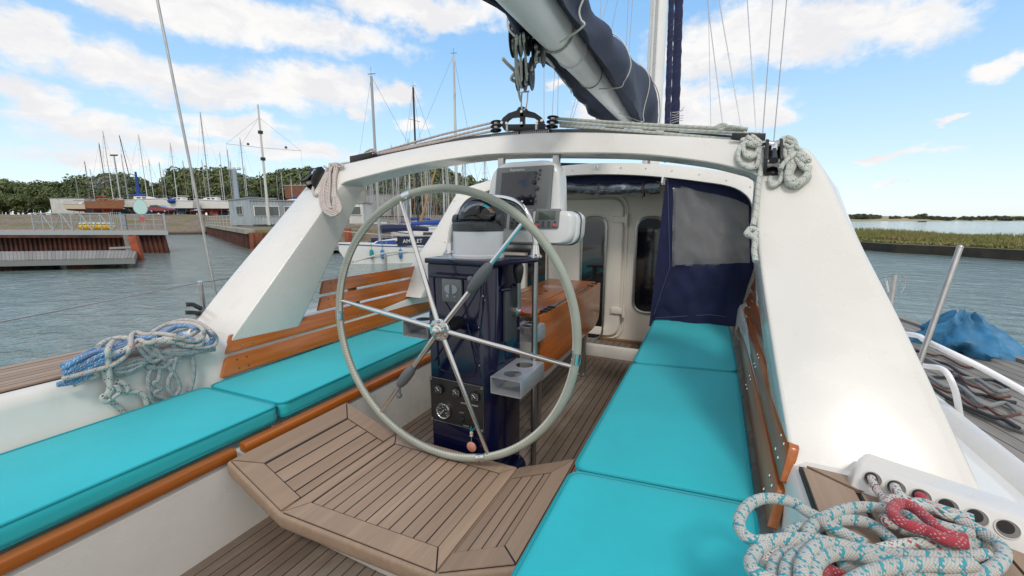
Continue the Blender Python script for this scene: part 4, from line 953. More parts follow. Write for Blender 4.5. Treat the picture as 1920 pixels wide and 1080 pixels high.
# ---- traveller control lines on top of the arch
def rline(name, pl_, r, m, label, grp=None, cat='rope'): return solo(name, MB().tube(pl_, r, 10), m, label, cat, grp)
def side(px): return 2.255 - (0.06 if px < 800 else 0) - max(0, (px - 1050) / 380 * .15)
tl_ = thing('control_line', ony(800, 262, 2.2), 'pink flecked traveller lines stretched over the left half of the arch', 'rope')
for q in ([(927, 229), (830, 252), (700, 288)], [(927, 237), (830, 260), (760, 276), (690, 293)], [(927, 245), (860, 258), (780, 274), (700, 291)]):
    MB().tube([ony(x, y, side(x)) for x, y in q], .0072, 8).build('strand', R_RED, tl_)
MB().tube(spline([ony(x, y, 2.19) for x, y in ((668, 300), (680, 291), (694, 286), (703, 283), (698, 280), (688, 284), (679, 292), (672, 291), (683, 289))], 5), .0075, 8).build('knot', R_RED, tl_)
MB().tube([ony(*q, 2.16) for q in ((671, 302), (655, 305), (640, 307))], .0072, 8).build('tail', R_RED, tl_)
tr = thing('control_line', ony(1250, 240, 2.2), 'green flecked traveller lines stretched over the right half of the arch', 'rope')
for q in ([(1036, 222), (1200, 233), (1395, 243)], [(1036, 229), (1230, 241), (1425, 252)], [(1050, 236), (1230, 249), (1370, 262)]):
    MB().tube([ony(x, y, side(x)) for x, y in q], .0082, 8).build('strand', R_GRN, tr)
MB().tube(spline([ony(x, y, 2.09) for x, y in ((1340, 240), (1352, 234), (1362, 236), (1352, 243), (1345, 241), (1357, 237), (1385, 240), (1402, 243))], 6), .0082, 8).build('knot', R_GRN, tr)
eb = block('end_block', ony(930, 237, 2.24), .05, .07, 2, 'black block at the left end of the traveller car with pink lines', grp=None, up=Vector((1, 0, .1)), ax=Vector((0, .25, 1)))
eb = block('end_block', ony(1036, 229, 2.24), .05, .07, 2, 'black block at the right end of the traveller car with green lines', grp=None, up=Vector((1, 0, -.05)), ax=Vector((0, .25, 1)))
def endfit(px0, py0, px1, py1, Y, label):
    a, b = ony(px0, py0, Y), ony(px1, py1, Y); t = thing('end_stop', a, label, 'fitting'); up_ = Vector((0, 0, 1))
    for o in (-.022, .022): MB().prism([a + Vector((0, o - .003, -.022)), b + Vector((0, o - .003, -.016)), b + Vector((0, o - .003, .010)), a + Vector((0, o - .003, .022))], (0, .006, 0), bev=.002).build('plate', BLACK, t, 30)
    c = a.lerp(b, .15); MB().lathe(c - Vector((0, .016, 0)), [(.018, 0), (.013, .016), (.018, .032)], 16, (0, 1, 0)).build('sheave', SATIN, t)
endfit(661, 300, 702, 289, 2.15, 'black end fitting of the traveller on the left shoulder of the arch')
endfit(1434, 262, 1372, 256, 2.06, 'black end fitting of the traveller on the right shoulder of the arch')
# ---- jam cleats on the arch shoulders
def jam(cx, cy, ang, L_, Wd, off, label, lever):
    c = rake(cx, cy, off); U = (rake(cx + math.sin(ang) * 10, cy - math.cos(ang) * 10, off) - rake(cx, cy, off)).normalized()
    N_ = Vector((0, -.76, .65)); V_ = U.cross(N_).normalized(); t = thing('jamming_cleat', c, label, 'cleat', 'jamming cleats on the arch')
    for s_ in (-1, 1):
        o = c + V_ * s_ * Wd * .42
        pr = [o + U * (-L_ / 2) + N_ * 0, o + U * (L_ / 2) + N_ * 0, o + U * (L_ / 2) + N_ * .03, o + U * (L_ * .3) + N_ * .055, o + U * (-L_ * .3) + N_ * .05, o + U * (-L_ / 2) + N_ * .02]
        MB().prism([p - V_ * .005 for p in pr], V_ * .010, bev=.003).build('side_plate', BLACK, t, 40)
    MB().prism([c + U * a * L_ / 2 + V_ * b * Wd * .4 - N_ * .012 for a, b in ((-1, -1), (1, -1), (1, 1), (-1, 1))], N_ * .016, bev=.002).build('base', BLACK, t, 40)
    for a in (.32, -.32): MB().lathe(c + U * L_ * a - V_ * Wd * .36 + N_ * .025, [(.019, 0), (.013, Wd * .36), (.019, Wd * .72)], 16, V_).build('sheave', SATIN, t)
    MB().prism([c + U * (a * L_) + V_ * (b * .010) + N_ * .040 for a, b in ((.18, -1), (.18, 1), (-.05, 1), (-.05, -1))], N_ * .012, bev=.002).build('cam_arm', STEEL, t, 40)
    MB().tube([c + U * .0 * L_ + N_ * .045, c - U * L_ * .3 + N_ * .05 + V_ * lever * .4, c - U * L_ * .42 + N_ * .055 + V_ * lever], [.010, .012, .014], 10).build('lever', BLACK, t)
jam(1448, 298, .03, .165, .055, .012, 'black jamming cleat on the right shoulder of the arch between two rope coils', 0)
jam(594, 336, .50, .17, .06, .012, 'black jamming cleat on the left shoulder of the arch beside the pink coil', -.05)
# ---- coils hung on the arch
def zoomed(pts, ox, oy, sc): return [(ox + x / sc, oy + y / sc) for x, y in pts]
def rope3(name, strands, r, m, label, par_kind='strand', cat='rope coil', grp=None, n=10, k=7):
    t = thing(name, strands[0][0], label, cat, grp)
    for s_ in strands: MB().tube(spline(s_, k), r, n).build(par_kind, m, t)
    return t
zl = lambda pts, off: [rake(x, y, off) for x, y in zoomed(pts, 560, 270, 7.2)]
lc = []
for i in range(6):
    o = i * 24; f_ = .012 + .006 * (i % 3)
    lc.append(zl([(545 - o * .3, 285), (470 - o * .9 + 60, 270), (420 - o * .3 + 40, 330), (300 + o, 560), (290 + o * 1.0, 760), (325 + o * .95, 880 - i * 4), (400 + o * .6, 950 - i * 22), (480, 970 - i * 26), (565 - o * .8, 900 - i * 16), (555 - o * .7, 800), (500 - o * .1, 640), (500 - o * .2, 450), (545 - o * .45, 290)], f_ + .004))
lc.append(zl([(345, 300), (400, 330), (430, 290), (500, 262), (600, 290), (560, 310), (470, 290)], .03))
lc.append(zl([(200, 570), (190, 640), (230, 690), (280, 660), (300, 590)], .02))
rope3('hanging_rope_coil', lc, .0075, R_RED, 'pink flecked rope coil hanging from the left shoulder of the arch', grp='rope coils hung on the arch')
zr = lambda pts, off: [rake(x, y, off) for x, y in zoomed(pts, 1380, 240, 5.4)]
rc_ = [zr([(290, 150), (230, 175), (130, 150), (70, 130), (75, 115), (150, 120), (230, 180)], .02), zr([(270, 170), (200, 110), (130, 60), (110, 75), (160, 130), (250, 190)], .028),
       zr([(250, 180), (180, 290), (110, 290), (75, 220), (85, 160), (180, 180), (240, 190)], .02), zr([(250, 200), (220, 370), (150, 410), (70, 380), (22, 310), (30, 220), (80, 160), (200, 160)], .024),
       zr([(235, 190), (262, 260), (255, 400), (235, 520), (222, 620), (212, 760), (195, 880), (170, 990)], .02)]
kn = [rake(x, y, .03) for x, y in ((1412, 428), (1402, 434), (1400, 440), (1412, 442), (1419, 434), (1408, 428), (1402, 436), (1411, 444), (1416, 450), (1414, 470), (1417, 490))]
rc_.append(kn)
rope3('hanging_rope_coil', rc_, .0095, R_GRN, 'green flecked coil left of the right cleat, knotted tail dangling down the leg', grp='rope coils hung on the arch')
rr_c = []
for i in range(8):
    o = i * 21
    rr_c.append(zr([(470 + o * .5, 190), (455 + o * .9, 270), (500 + o * .6, 380), (500 + o * .35, 480), (530 + o * .5, 570 - i * 6), (620 + o * .4, 590 - i * 12), (700 + o * .3, 540 - i * 20), (740 - o * .2, 480 - i * 10), (660, 350 + i * 6), (580, 270), (520 + o * .4, 200)], .016 + .012 * (i % 3)))
rr_c.append(zr([(430, 200), (460, 120), (520, 95), (590, 130), (620, 200), (740, 320), (690, 330), (590, 260), (500, 340), (440, 400)], .05))
rr_c.append(zr([(440, 170), (500, 130), (580, 170), (540, 200), (470, 170), (450, 150)], .05)); rr_c.append(zr([(340, 500), (360, 580), (420, 560), (460, 500), (450, 440)], .02))
rr_c.append(zr([(450, 420), (480, 360), (560, 290), (610, 260), (680, 280), (730, 330)], .055))
rope3('hanging_rope_coil', rr_c, .0088, R_GRN, 'bunched green flecked coil right of the right jamming cleat', grp='rope coils hung on the arch')
# ---- rope heap on the port coaming
def LP(pts, h=.0, sc=4.5, ox=150, oy=560, zb=.634, xf=-2.222):
    out = []
    for p in pts:
        x, y = ox + p[0] / sc, oy + p[1] / sc; hh = h + (p[2] if len(p) > 2 else 0)
        q = onz(x, y, zb + .01 + hh)
        if q.x > xf - .02: q = onx(x, y, xf + .012 + hh * .25)
        out.append(q)
    return out
def jit(pts, j, sd):
    rnd = random.Random(sd); return [(p[0] + rnd.uniform(-j, j), p[1] + rnd.uniform(-j, j) * .6) + tuple(p[2:]) for p in pts]
G1 = 'ropes heaped on the port coaming'
st_ = []
for i in range(9): st_.append(LP(jit([(980, 250), (930, 225), (850, 225), (770, 250), (700, 290), (640, 320), (560, 325), (480, 330)], 14, i), .05 + .012 * (i % 3)))
for i in range(3): st_.append(LP(jit([(1060, 260), (1115, 310), (1120, 350), (1080, 385), (1010, 380), (900, 330), (840, 300)], 10, i + 20), .03 + .01 * i))
for i in range(10): st_.append(LP(jit([(470, 335 + i * 3), (380, 370 + i * 8), (260, 400 + i * 12), (130, 430 + i * 16), (0, 480 + i * 18), (-130, 560 + i * 14)], 16, i + 40), .035 + .012 * (i % 3)))
for i in range(4): st_.append(LP(jit([(340, 480), (230, 510), (120, 530), (40, 560), (0, 620), (60, 650), (-60, 700), (-180, 720)], 14, i + 60), .02 + .012 * (i % 2)))
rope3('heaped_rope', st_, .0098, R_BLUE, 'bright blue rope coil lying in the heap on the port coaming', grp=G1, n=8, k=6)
st_ = [LP([(600, 290), (700, 230), (800, 195), (900, 180), (1000, 200), (1090, 262), (1148, 330), (1135, 390), (1060, 412), (950, 408)], .065),
       LP([(740, 215), (850, 205), (950, 212), (1030, 250), (1045, 310), (1000, 350), (900, 355), (780, 310), (650, 295), (540, 302), (480, 285), (435, 310), (425, 400), (390, 470), (340, 520), (250, 570), (120, 605), (0, 640), (-150, 680)], .085),
       LP([(110, 560), (90, 600), (150, 650), (60, 680), (-60, 730)], .02)]
rope3('heaped_rope', st_, .0098, rope_mat('rope_red_fleck', (.58, .57, .53), [(.52, .09, .08)], .5, 8, .4, .34), 'pale rope with red flecks looping over the top of the port heap', grp=G1)
st_ = [LP([(1045, 340), (1010, 392), (900, 398), (820, 372), (700, 368), (560, 372), (490, 350), (400, 415), (300, 460), (240, 480)], .07), LP([(150, 405), (230, 352), (320, 332), (400, 332), (470, 350), (600, 350), (760, 340), (900, 325), (1000, 270)], .06),
       LP([(275, 362), (240, 420), (236, 520), (246, 620), (252, 690), (250, 760), (230, 800), (190, 830), (220, 870), (280, 830), (330, 790), (300, 740), (270, 760), (230, 830)], .075),
       LP([(190, 590), (215, 660), (260, 720), (320, 700), (370, 720), (400, 760), (370, 790), (320, 750), (300, 700)], .03), LP([(400, 790), (480, 790), (540, 820), (565, 890)], .0), LP([(230, 840), (290, 890), (340, 930), (380, 970)], .0)]
rope3('heaped_rope', st_, .0105, R_BLK, 'pale rope with black flecks, knotted, drooping over the port coaming', grp=G1)
st_ = []
for i in range(10): st_.append(LP(jit([(290, 590), (310, 630 - i * 8), (400, 635 - i * 12), (500, 590 - i * 10), (570, 520), (640, 480 - i * 5), (760, 430 + i * 5), (900, 430 + i * 5), (1040, 440), (1130, 425)], 10, i + 80), .012 + .012 * (i % 3)))
for i in range(4): st_.append(LP(jit([(560, 570 + i * 6), (700, 580), (760, 530), (850, 490), (960, 470)], 10, i + 90), .01))
st_ += [LP([(480, 400), (540, 470), (610, 530), (680, 500), (640, 430), (570, 390), (540, 400), (600, 460), (700, 500)], .06), LP([(620, 550), (582, 640), (577, 750), (592, 840), (625, 885)], 0), LP([(660, 550), (672, 640), (650, 700), (612, 712), (685, 760), (620, 800), (720, 850)], 0),
        LP([(680, 530), (760, 590), (822, 680), (842, 760), (800, 812), (752, 770), (747, 690), (788, 600), (812, 480), (790, 400)], .01), LP([(860, 425), (930, 462), (962, 560), (955, 680), (930, 775)], 0)]
rope3('heaped_rope', st_, .0092, R_GREY, 'worn grey rope bundled in the port heap, loops hanging to the cushion', grp=G1, n=8, k=6)
# ---- rope outlet box and rope pile on the starboard coaming
hp_ = [onz(x, y, .660) for x, y in ((1636, 899), (1680, 915), (1724, 931), (1769, 948))]
hd = (hp_[3] - hp_[0]).normalized(); hn0 = Vector((-hd.y, hd.x, 0)); hn0 = hn0 if hn0.y < 0 else -hn0
hn = (hn0 + Vector((0, 0, .55))).normalized(); fu = hn.cross(hd); fu = fu if fu.z > 0 else -fu
ro = thing('rope_outlet', hp_[0], 'white moulded outlet box with a row of round holes on the starboard coaming', 'rope outlet')
prf = [fu * -.036 - hn * .0, fu * .022, fu * .030 - hn * .008, fu * .030 - hn0 * .03 - hn * .008, fu * .024 - hn0 * .075, fu * -.06 - hn0 * .075]
bx_ = []
for s_, k_ in ((-.045, .25), (-.038, .75), (-.030, .95), (-.022, 1), (.62, 1)):
    base_ = hp_[0] + hd * s_; bx_.append([base_ + prf[0] + (q - prf[0]) * k_ + hn0 * (0 if k_ == 1 else -.03 * (1 - k_)) for q in prf])
MB().loft(bx_).build('box', GEL, ro, 65)
hole_m = mat('hole_dark', (.22, .21, .20), .8); hole_shade_m = mat('hole_shade', (.03, .028, .025), .9)  # flat grey disc with an off-centre dark one paints the shade inside each hole
for i in range(6):
    c = hp_[0] + hd * ((hp_[1] - hp_[0]).length * i)
    ln = MB().tube([c + (hd * math.cos(a_) + fu * math.sin(a_)) * .0168 + hn * .0005 for a_ in [j * 2 * math.pi / 28 for j in range(28)]], .0016, 6, closed=True).build('hole_rim', GEL, ro, 60)
    MB().lathe(c, [(.0162, .0006), (.0005, .0012)], 28, hn).build('hole', hole_m, ln)
    MB().lathe(c + fu * .0025 - hd * .0025, [(.0115, .0014), (.0005, .0020)], 28, hn).build('hole_shade', hole_shade_m, ln)
def RP(pts, h=0.0): return [onz(1380 + p[0] / 3.6, 780 + p[1] / 3.6, .646 + h + (p[2] if len(p) > 2 else 0)) for p in pts]
G2 = 'ropes piled on the starboard coaming'
T = [RP([(480, 830), (490, 780), (545, 715), (650, 660), (780, 622), (900, 615), (1040, 636), (1200, 685), (1404, 750), (1600, 800)], .022),
     RP([(880, 870), (740, 800), (640, 750), (560, 690), (470, 640), (400, 592), (300, 562), (180, 558), (80, 605), (22, 700), (40, 785), (120, 842), (250, 838), (400, 825), (560, 842), (750, 885), (900, 905), (1040, 930), (1200, 948), (1404, 952), (1700, 940)], .03),
     RP([(520, 880), (400, 856), (290, 845), (190, 880), (110, 950), (105, 1030), (180, 1080), (280, 1130)], .028),
     RP([(440, 1120), (448, 1000), (520, 895), (620, 862), (760, 885), (900, 930), (1060, 990), (1140, 1050), (1200, 1150)], .05),
     RP([(520, 1120), (545, 1000), (640, 935), (790, 928), (920, 978), (1020, 1040), (1100, 1120)], .045), RP([(760, 1130), (860, 1075), (1000, 1030), (1150, 1005), (1300, 1000), (1404, 1008), (1600, 1000)], .06),
     RP([(580, 722), (700, 702), (850, 712), (960, 762), (1060, 850), (1110, 905), (1190, 920)], .012), RP([(350, 830), (365, 785), (450, 752), (560, 740), (640, 690)], .010), RP([(240, 1130), (260, 1000), (330, 935), (450, 905), (620, 900)], .02),
     RP([(330, 1130), (350, 1010), (400, 945), (470, 900)], .035), RP([(700, 1000), (850, 1060), (950, 1110)], .01), RP([(1150, 600), (1250, 590), (1404, 640), (1600, 700)], .02), RP([(900, 1000), (1000, 950), (1200, 900), (1404, 880), (1700, 850)], .01),
     RP([(1000, 1130), (1200, 1080), (1404, 1060), (1700, 1080)], .04), RP([(1500, 700), (1650, 780), (1800, 900), (1750, 1020), (1550, 1100)], .03), RP([(1100, 760), (1250, 800), (1450, 850), (1650, 950), (1700, 1100)], .01)]
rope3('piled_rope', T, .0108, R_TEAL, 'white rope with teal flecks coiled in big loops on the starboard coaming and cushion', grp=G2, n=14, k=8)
hol = lambda i: hp_[0] + hd * ((hp_[1] - hp_[0]).length * i) + Vector((0, 0, 0)) - hn * .0
rope3('piled_rope', [[hol(0) - hn * .02, hol(0) + hn * .02] + RP([(950, 500), (1000, 570), (990, 660), (1010, 720), (1080, 745), (1170, 760), (1300, 800)], .01), RP([(1010, 600), (1050, 555), (1120, 560), (1200, 600)], .03), RP([(190, 1000), (215, 940), (300, 900), (420, 905)], .02)],
      .0078, R_RW, 'white rope with red flecks coming out of the first hole of the outlet box', grp=G2, n=12)
rope3('piled_rope', [[hol(1) - hn * .02, hol(1) + hn * .02] + RP([(1100, 530), (1190, 590), (1300, 620), (1404, 665), (1600, 720)], .03), RP([(1120, 650), (1200, 690), (1280, 740), (1350, 800), (1450, 850)], .01), RP([(960, 900), (1130, 868), (1250, 860), (1404, 900), (1600, 960)], .03)],
      .0095, rope_mat('rope_dark_green_fleck', (.62, .63, .58), [(.02, .20, .18), (.45, .08, .10)], .5, 8, .4), 'white rope with dark green flecks coming out of the second hole of the outlet box', grp=G2, n=12)
rope3('piled_rope', [[hol(2) - hn * .02, hol(2) + hn * .02] + RP([(1270, 575), (1330, 640), (1480, 700)], .02), RP([(1550, 860), (1404, 830), (1290, 775), (1170, 740), (1085, 695), (1055, 640), (1100, 592), (1190, 615), (1290, 690), (1404, 790), (1550, 830)], .055), RP([(540, 1120), (610, 1045), (700, 1075), (780, 1130)], .02)],
      .0100, R_CRIM, 'thick crimson rope looping out of the third hole of the outlet box', grp=G2, n=12)
# ---- canvas screen under the hardtop
cs = thing('canvas_screen', (0, 3.5, .45), 'navy canvas cockpit screen with a clear window at the right of the companionway', 'canvas screen')
CY = 3.50
def cq(px, py, o=0): return ony(px, py, CY + o)
def wavy(poly_o, poly_i, m, par, nm, y=0, amp=.006):
    """frame between two outlines sampled to the same count, with folds"""
    def samp(pl, n):
        pl = [Vector(p) for p in pl]; L = [0]
        for i in range(len(pl)): L.append(L[-1] + (pl[(i + 1) % len(pl)] - pl[i]).length)
        out = []
        for k in range(n):
            s_ = L[-1] * k / n; i = max(j for j in range(len(pl)) if L[j] <= s_ + 1e-9); t = (s_ - L[i]) / max(1e-9, L[i + 1] - L[i]); out.append(pl[i].lerp(pl[(i + 1) % len(pl)], t))
        return out
    return samp
# lower canvas as a folded sheet
def sheet(q00, q10, q11, q01, nu, nv, amp, m, par, nm, thk=.004, seed=0, top=None):
    r0 = []; r1 = []
    for j in range(nv + 1):
        a_ = []; b_ = []
        for i in range(nu + 1):
            u, v = i / nu, j / nv; p = (q00.lerp(q10, u)).lerp(q01.lerp(q11, u), v)
            if top: p = p.copy(); p.z += top(u) * v
            p = p + Vector((0, (noise.noise(Vector((u * 3 + seed, v * 1.2, 0))) + .5 * noise.noise(Vector((u * 8 + v * 3 + seed, v * 4, 2)))) * amp, 0))
            a_.append(p); b_.append(p + Vector((0, thk, 0)))
        r0.append(a_); r1.append(b_)
    return MB().loft([a_ + b_[::-1] for a_, b_ in zip(r0, r1)]).build(nm, m, par, 80)
sheet(cq(1217, 612), cq(1382, 612), cq(1416, 492), cq(1262, 497), 30, 14, .05, NAVYC, cs, 'lower_canvas', seed=3)
sheet(cq(1217, 612), cq(1262, 612, .004), cq(1268, 341, .004), cq(1248, 337), 6, 24, .008, NAVYC, cs, 'edge_strip', seed=5)
bandt = MB(); tops = [(1246, 332), (1290, 328), (1340, 338), (1380, 348), (1416, 366), (1424, 392)]; bots = [(1262, 350), (1290, 354), (1340, 364), (1380, 374), (1406, 386), (1410, 402)]
bandt.loft([[cq(*t_, -.004), cq(*b_, -.004), cq(*b_, .004), cq(*t_, .004)] for t_, b_ in zip(tops, bots)]).build('top_strip', NAVYC, cs, 60)
bandt = MB().loft([[cq(1404, 384, -.003), cq(1420, 384, -.003), cq(1420, 384, .003), cq(1404, 384, .003)], [cq(1406, 500, -.003), cq(1420, 500, -.003), cq(1420, 500, .003), cq(1406, 500, .003)]]).build('side_strip', NAVYC, cs)
vm = bpy.data.materials.new('clear_vinyl'); vm.use_nodes = True; k = G(vm.node_tree); b_ = k.n['Principled BSDF']; b_.inputs['Base Color'].default_value = (.27, .27, .29, 1); b_.inputs['Roughness'].default_value = .08
b_.inputs['Alpha'].default_value = .45; bn = k.n.new('ShaderNodeBump'); bn.inputs['Strength'].default_value = .5; bn.inputs['Distance'].default_value = .01; k.put(bn.inputs['Height'], k.noise(k.n.new('ShaderNodeTexCoord').outputs['Object'], 6, 4, .6, dist=1.5)); k.l.new(bn.outputs[0], b_.inputs['Normal'])
sheet(cq(1260, 500, .002), cq(1412, 494, .002), cq(1409, 380, .002), cq(1262, 346, .002), 24, 14, .035, vm, cs, 'window_panel', thk=.001, seed=9)
stc = MB()
for q in ([(1266, 352), (1268, 496), (1410, 488)], [(1228, 596), (1330, 590), (1362, 594)], [(1252, 335), (1256, 500), (1226, 590)]):
    stc.tube([cq(x, y, -.022) for x, y in q], .0012, 4)
stc.build('stitching', mat('canvas_thread', (.16, .17, .26), .8), cs)
rl = thing('rolled_door_curtain', (-.9, 3.58, 1.5), 'rolled up navy and clear plastic door curtain strapped under the hardtop edge', 'rolled curtain')
CYR = 3.60
pa, pb = ony(1030, 350, CYR), ony(1238, 351, CYR); pa = pa + (pa - pb) * .15
pts = [pa.lerp(pb, i / 40) - Vector((0, 0, .022 * math.sin(math.pi * i / 40))) for i in range(41)]
pm = bpy.data.materials.new('rolled_clear_plastic'); pm.use_nodes = True; k = G(pm.node_tree); b_ = k.n['Principled BSDF']; b_.inputs['Roughness'].default_value = .12; b_.inputs['Coat Weight'].default_value = 1
co_ = k.vec('MULTIPLY', k.n.new('ShaderNodeTexCoord').outputs['Object'], (.55, 1, 1.6)); f_ = k.noise(co_, 13, 5, .6, dist=1.2); k.put(b_.inputs['Base Color'], k.ramp(f_, [(.38, (.012, .016, .03)), (.5, (.05, .075, .085)), (.6, (.16, .18, .24)), (.68, (.42, .43, .50))]))
bn = k.n.new('ShaderNodeBump'); bn.inputs['Strength'].default_value = 1; bn.inputs['Distance'].default_value = .015; k.put(bn.inputs['Height'], f_); k.l.new(bn.outputs[0], b_.inputs['Normal'])
MB().tube(pts, [.050 + .005 * math.sin(i * .7) for i in range(41)], 18).build('roll', pm, rl, 80)
MB().tube([p + Vector((0, .03, .045)) for p in pts], .042, 12).build('navy_flap', NAVYC, rl, 80)
MB().prism([pts[0] + Vector((0, .01, .02)), pts[-1] + Vector((.0, .01, .02)), pts[-1] + Vector((.0, .02, .16)), pts[20] + Vector((0, .02, .22)), pts[0] + Vector((0, .02, .22))], (0, .004, 0)).build('curtain_head', NAVYC, rl, 0)
q = ony(1207, 352, CYR); MB().tube([q + Vector((.0, -.056 * math.cos(a), .058 * math.sin(a) - .01)) for a in [i * 2 * math.pi / 16 for i in range(16)]], .010, 6, closed=True).build('strap', mat('strap_brown', (.05, .035, .03), .7), rl)
MB().prism([q + Vector((-.010, -.06, -.05)), q + Vector((.010, -.06, -.05)), q + Vector((.004, -.062, -.105))], (0, .003, 0)).build('strap_end', mat('strap_brown', (.05, .035, .03), .7), rl, 0)
zq = ony(1243, 336, 3.46); MB().prism([zq + Vector((-.008, 0, .03)), zq + Vector((.006, 0, .03)), zq + Vector((0, 0, -.03)), zq + Vector((-.014, 0, -.03))], (0, .003, 0), bev=.001).build('zip_pull', WPAINT, rl)
zp = onz(507, 792, .372)
zpo = solo('zip_pull', MB().tube([zp, zp + Vector((.006, -.004, -.012)), zp + Vector((.004, .01, -.018))], .004, 6).tube([zp + Vector((.006, -.004, -.012)), zp + Vector((.009, -.004, -.034))], .003, 6), STEEL, 'small zip pull hanging at the corner of the nearest port cushion', 'zip pull')
# ---- quarter: pushpit pipes, starboard
pp = thing('pushpit_rail', onz(1665, 700, .3), 'satin steel stern rail tubes outside the starboard arch leg', 'rail')
MB().tube([P(1668, 585, 3.2), P(1678, 517, 3.2)], .016, 10).build('post', SATIN, pp)
MB().tube(spline([P(1630, 522, 3.4), P(1652, 521, 3.3), P(1678, 516, 3.2), P(1694, 520, 3.2), P(1697, 535, 3.2), P(1688, 552, 3.2)], 6), .004, 6).build('wire_loop', SATIN, pp)
MB().tube([P(1661, 523, 3.3), P(1666, 547, 3.3)], .007, 6).build('pelican_hook', STEEL, pp)
MB().tube(spline([P(1715, 705, 2.0), P(1745, 620, 2.0), P(1800, 464, 2.0)], 6), .0125, 12).ball(P(1800, 464, 2.0), .0135, 12).build('post', SATIN, pp)
MB().tube(spline([P(1670, 624, 2.4), P(1718, 629, 2.2), P(1738, 640, 2.05), P(1790, 665, 1.9), P(1860, 700, 1.8), P(2000, 780, 1.6)], 6), .014, 10).build('tube', WPAINT, pp)
MB().tube(spline([P(1700, 682, 2.3), P(1738, 687, 2.1), P(1770, 694, 2.0), P(1790, 730, 1.95), P(1800, 780, 1.95)], 6), .013, 10).build('tube', WPAINT, pp)
# ================================================================== WATER, LAND, HARBOUR
WZ = -1.15
wm = bpy.data.materials.new('harbour_water'); wm.use_nodes = True; k = G(wm.node_tree); b_ = k.n['Principled BSDF']
b_.inputs['Base Color'].default_value = (.060, .088, .080, 1); b_.inputs['Roughness'].default_value = .08; b_.inputs['IOR'].default_value = 1.33
co_ = k.n.new('ShaderNodeTexCoord').outputs['Object']
n1 = k.noise(k.vec('MULTIPLY', co_, (1.0, 1.7, 1)), .9, 5, .62, dist=.4); n2 = k.noise(k.vec('MULTIPLY', co_, (1.6, 1, 1)), 3.6, 4, .6, dist=.3); n3 = k.noise(co_, .18, 3, .5)
hh = k.math('ADD', k.math('MULTIPLY', n1, .13), k.math('MULTIPLY', n2, .035)); hh = k.math('MULTIPLY', hh, k.smooth(n3, .2, .7, .7, 1.1))
bn = k.n.new('ShaderNodeBump'); bn.inputs['Strength'].default_value = 1; bn.inputs['Distance'].default_value = 1.0; k.put(bn.inputs['Height'], hh); k.l.new(bn.outputs[0], b_.inputs['Normal'])
k.put(b_.inputs['Base Color'], k.mix(k.smooth(n1, .35, .65), (.135, .185, .165), (.19, .24, .215)))
tag(MB().add([(-4500, -800, WZ), (4500, -800, WZ), (4500, 6000, WZ), (-4500, 6000, WZ)], [[0, 1, 2, 3]]).build('water', wm, None, 0), kind='structure')
def gdir(px): q = ray(px, 412); return Vector((q.x, q.y, 0)) / FX      # horizontal offset per metre of depth (y=412 is the horizon)
def GP(px, d_, z): q = gdir(px) * d_; return Vector((q.x, q.y, z))
def ztop(p, y):                                                            # z at which the point above p shows at pixel row y
    q = p - CAM; h = Vector((q.x, q.y, 0)); v = (540 - y) / FX
    return CAM.z + (v * h.dot(CF) - h.dot(CU)) / (CU.z - v * CF.z)
gm = bpy.data.materials.new('foreshore_ground'); gm.use_nodes = True; k = G(gm.node_tree); b_ = k.n['Principled BSDF']; b_.inputs['Roughness'].default_value = .95
co_ = k.n.new('ShaderNodeTexCoord').outputs['Object']; f_ = k.noise(co_, .25, 6, .62); f2 = k.noise(co_, 2.2, 5, .6); zz = k.sep(co_)[2]
c_ = k.mix(k.smooth(f2, .35, .65), (.155, .115, .080), (.235, .185, .14))
c_ = k.mix(k.math('MULTIPLY', k.smooth(f_, .47, .56), k.smooth(zz, -.3, .4)), c_, k.mix(f2, (.085, .095, .025), (.20, .17, .07)))
c_ = k.mix(k.smooth(zz, -.55, -1.0), c_, (.045, .042, .030)); k.put(b_.inputs['Base Color'], c_)
shore = [(-500, 66), (286, 66), (384, 68), (386, 71), (464, 34), (560, 33.5), (640, 35), (760, 39), (860, 45), (1000, 60), (1290, 120), (1420, 400)]
def shd(px):
    for (a, da), (b, db) in zip(shore, shore[1:]):
        if a <= px <= b: return da + (db - da) * (px - a) / (b - a)
    return shore[-1][1]
YARD = CAM.z + 1.1
def sm(t): t = max(0, min(1, t)); return t * t * (3 - 2 * t)
rows = []; PXS = list(range(-500, 1421, 20)) + [385, 387]; PXS.sort()
def gz(px, d_):
    s_ = shd(px)
    if px < 386: z = WZ - .5 + (YARD - WZ + .5) * max(0, min(1, (d_ - s_ + 4) / 21))
    else: z = WZ + 1.55 + (YARD - WZ - 1.55) * sm((d_ - 72) / 26)
    if 600 < px: z += 15 * sm((d_ - 160) / 90) * sm((px - 590) / 90) * (1 - sm((px - 880) / 160))
    return z
DS = [0, .01, 4, 8, 12, 16, 20, 26, 32, 40, 60, 80, 110, 150, 200, 260, 330]
for j, dd in enumerate(DS):
    row = []
    for px in PXS:
        d_ = shd(px) - (.6 if j == 0 else 0) + dd
        z = WZ - .6 if j == 0 else gz(px, d_) + noise.noise(Vector((px * .05, d_ * .2, 0))) * .12
        row.append(GP(px, shd(px) + dd, z) if j else GP(px, shd(px), z))
    rows.append(row)
tag(MB().loft(rows, closed_ring=False, caps=False).build('foreshore', gm, None, 180), kind='structure')
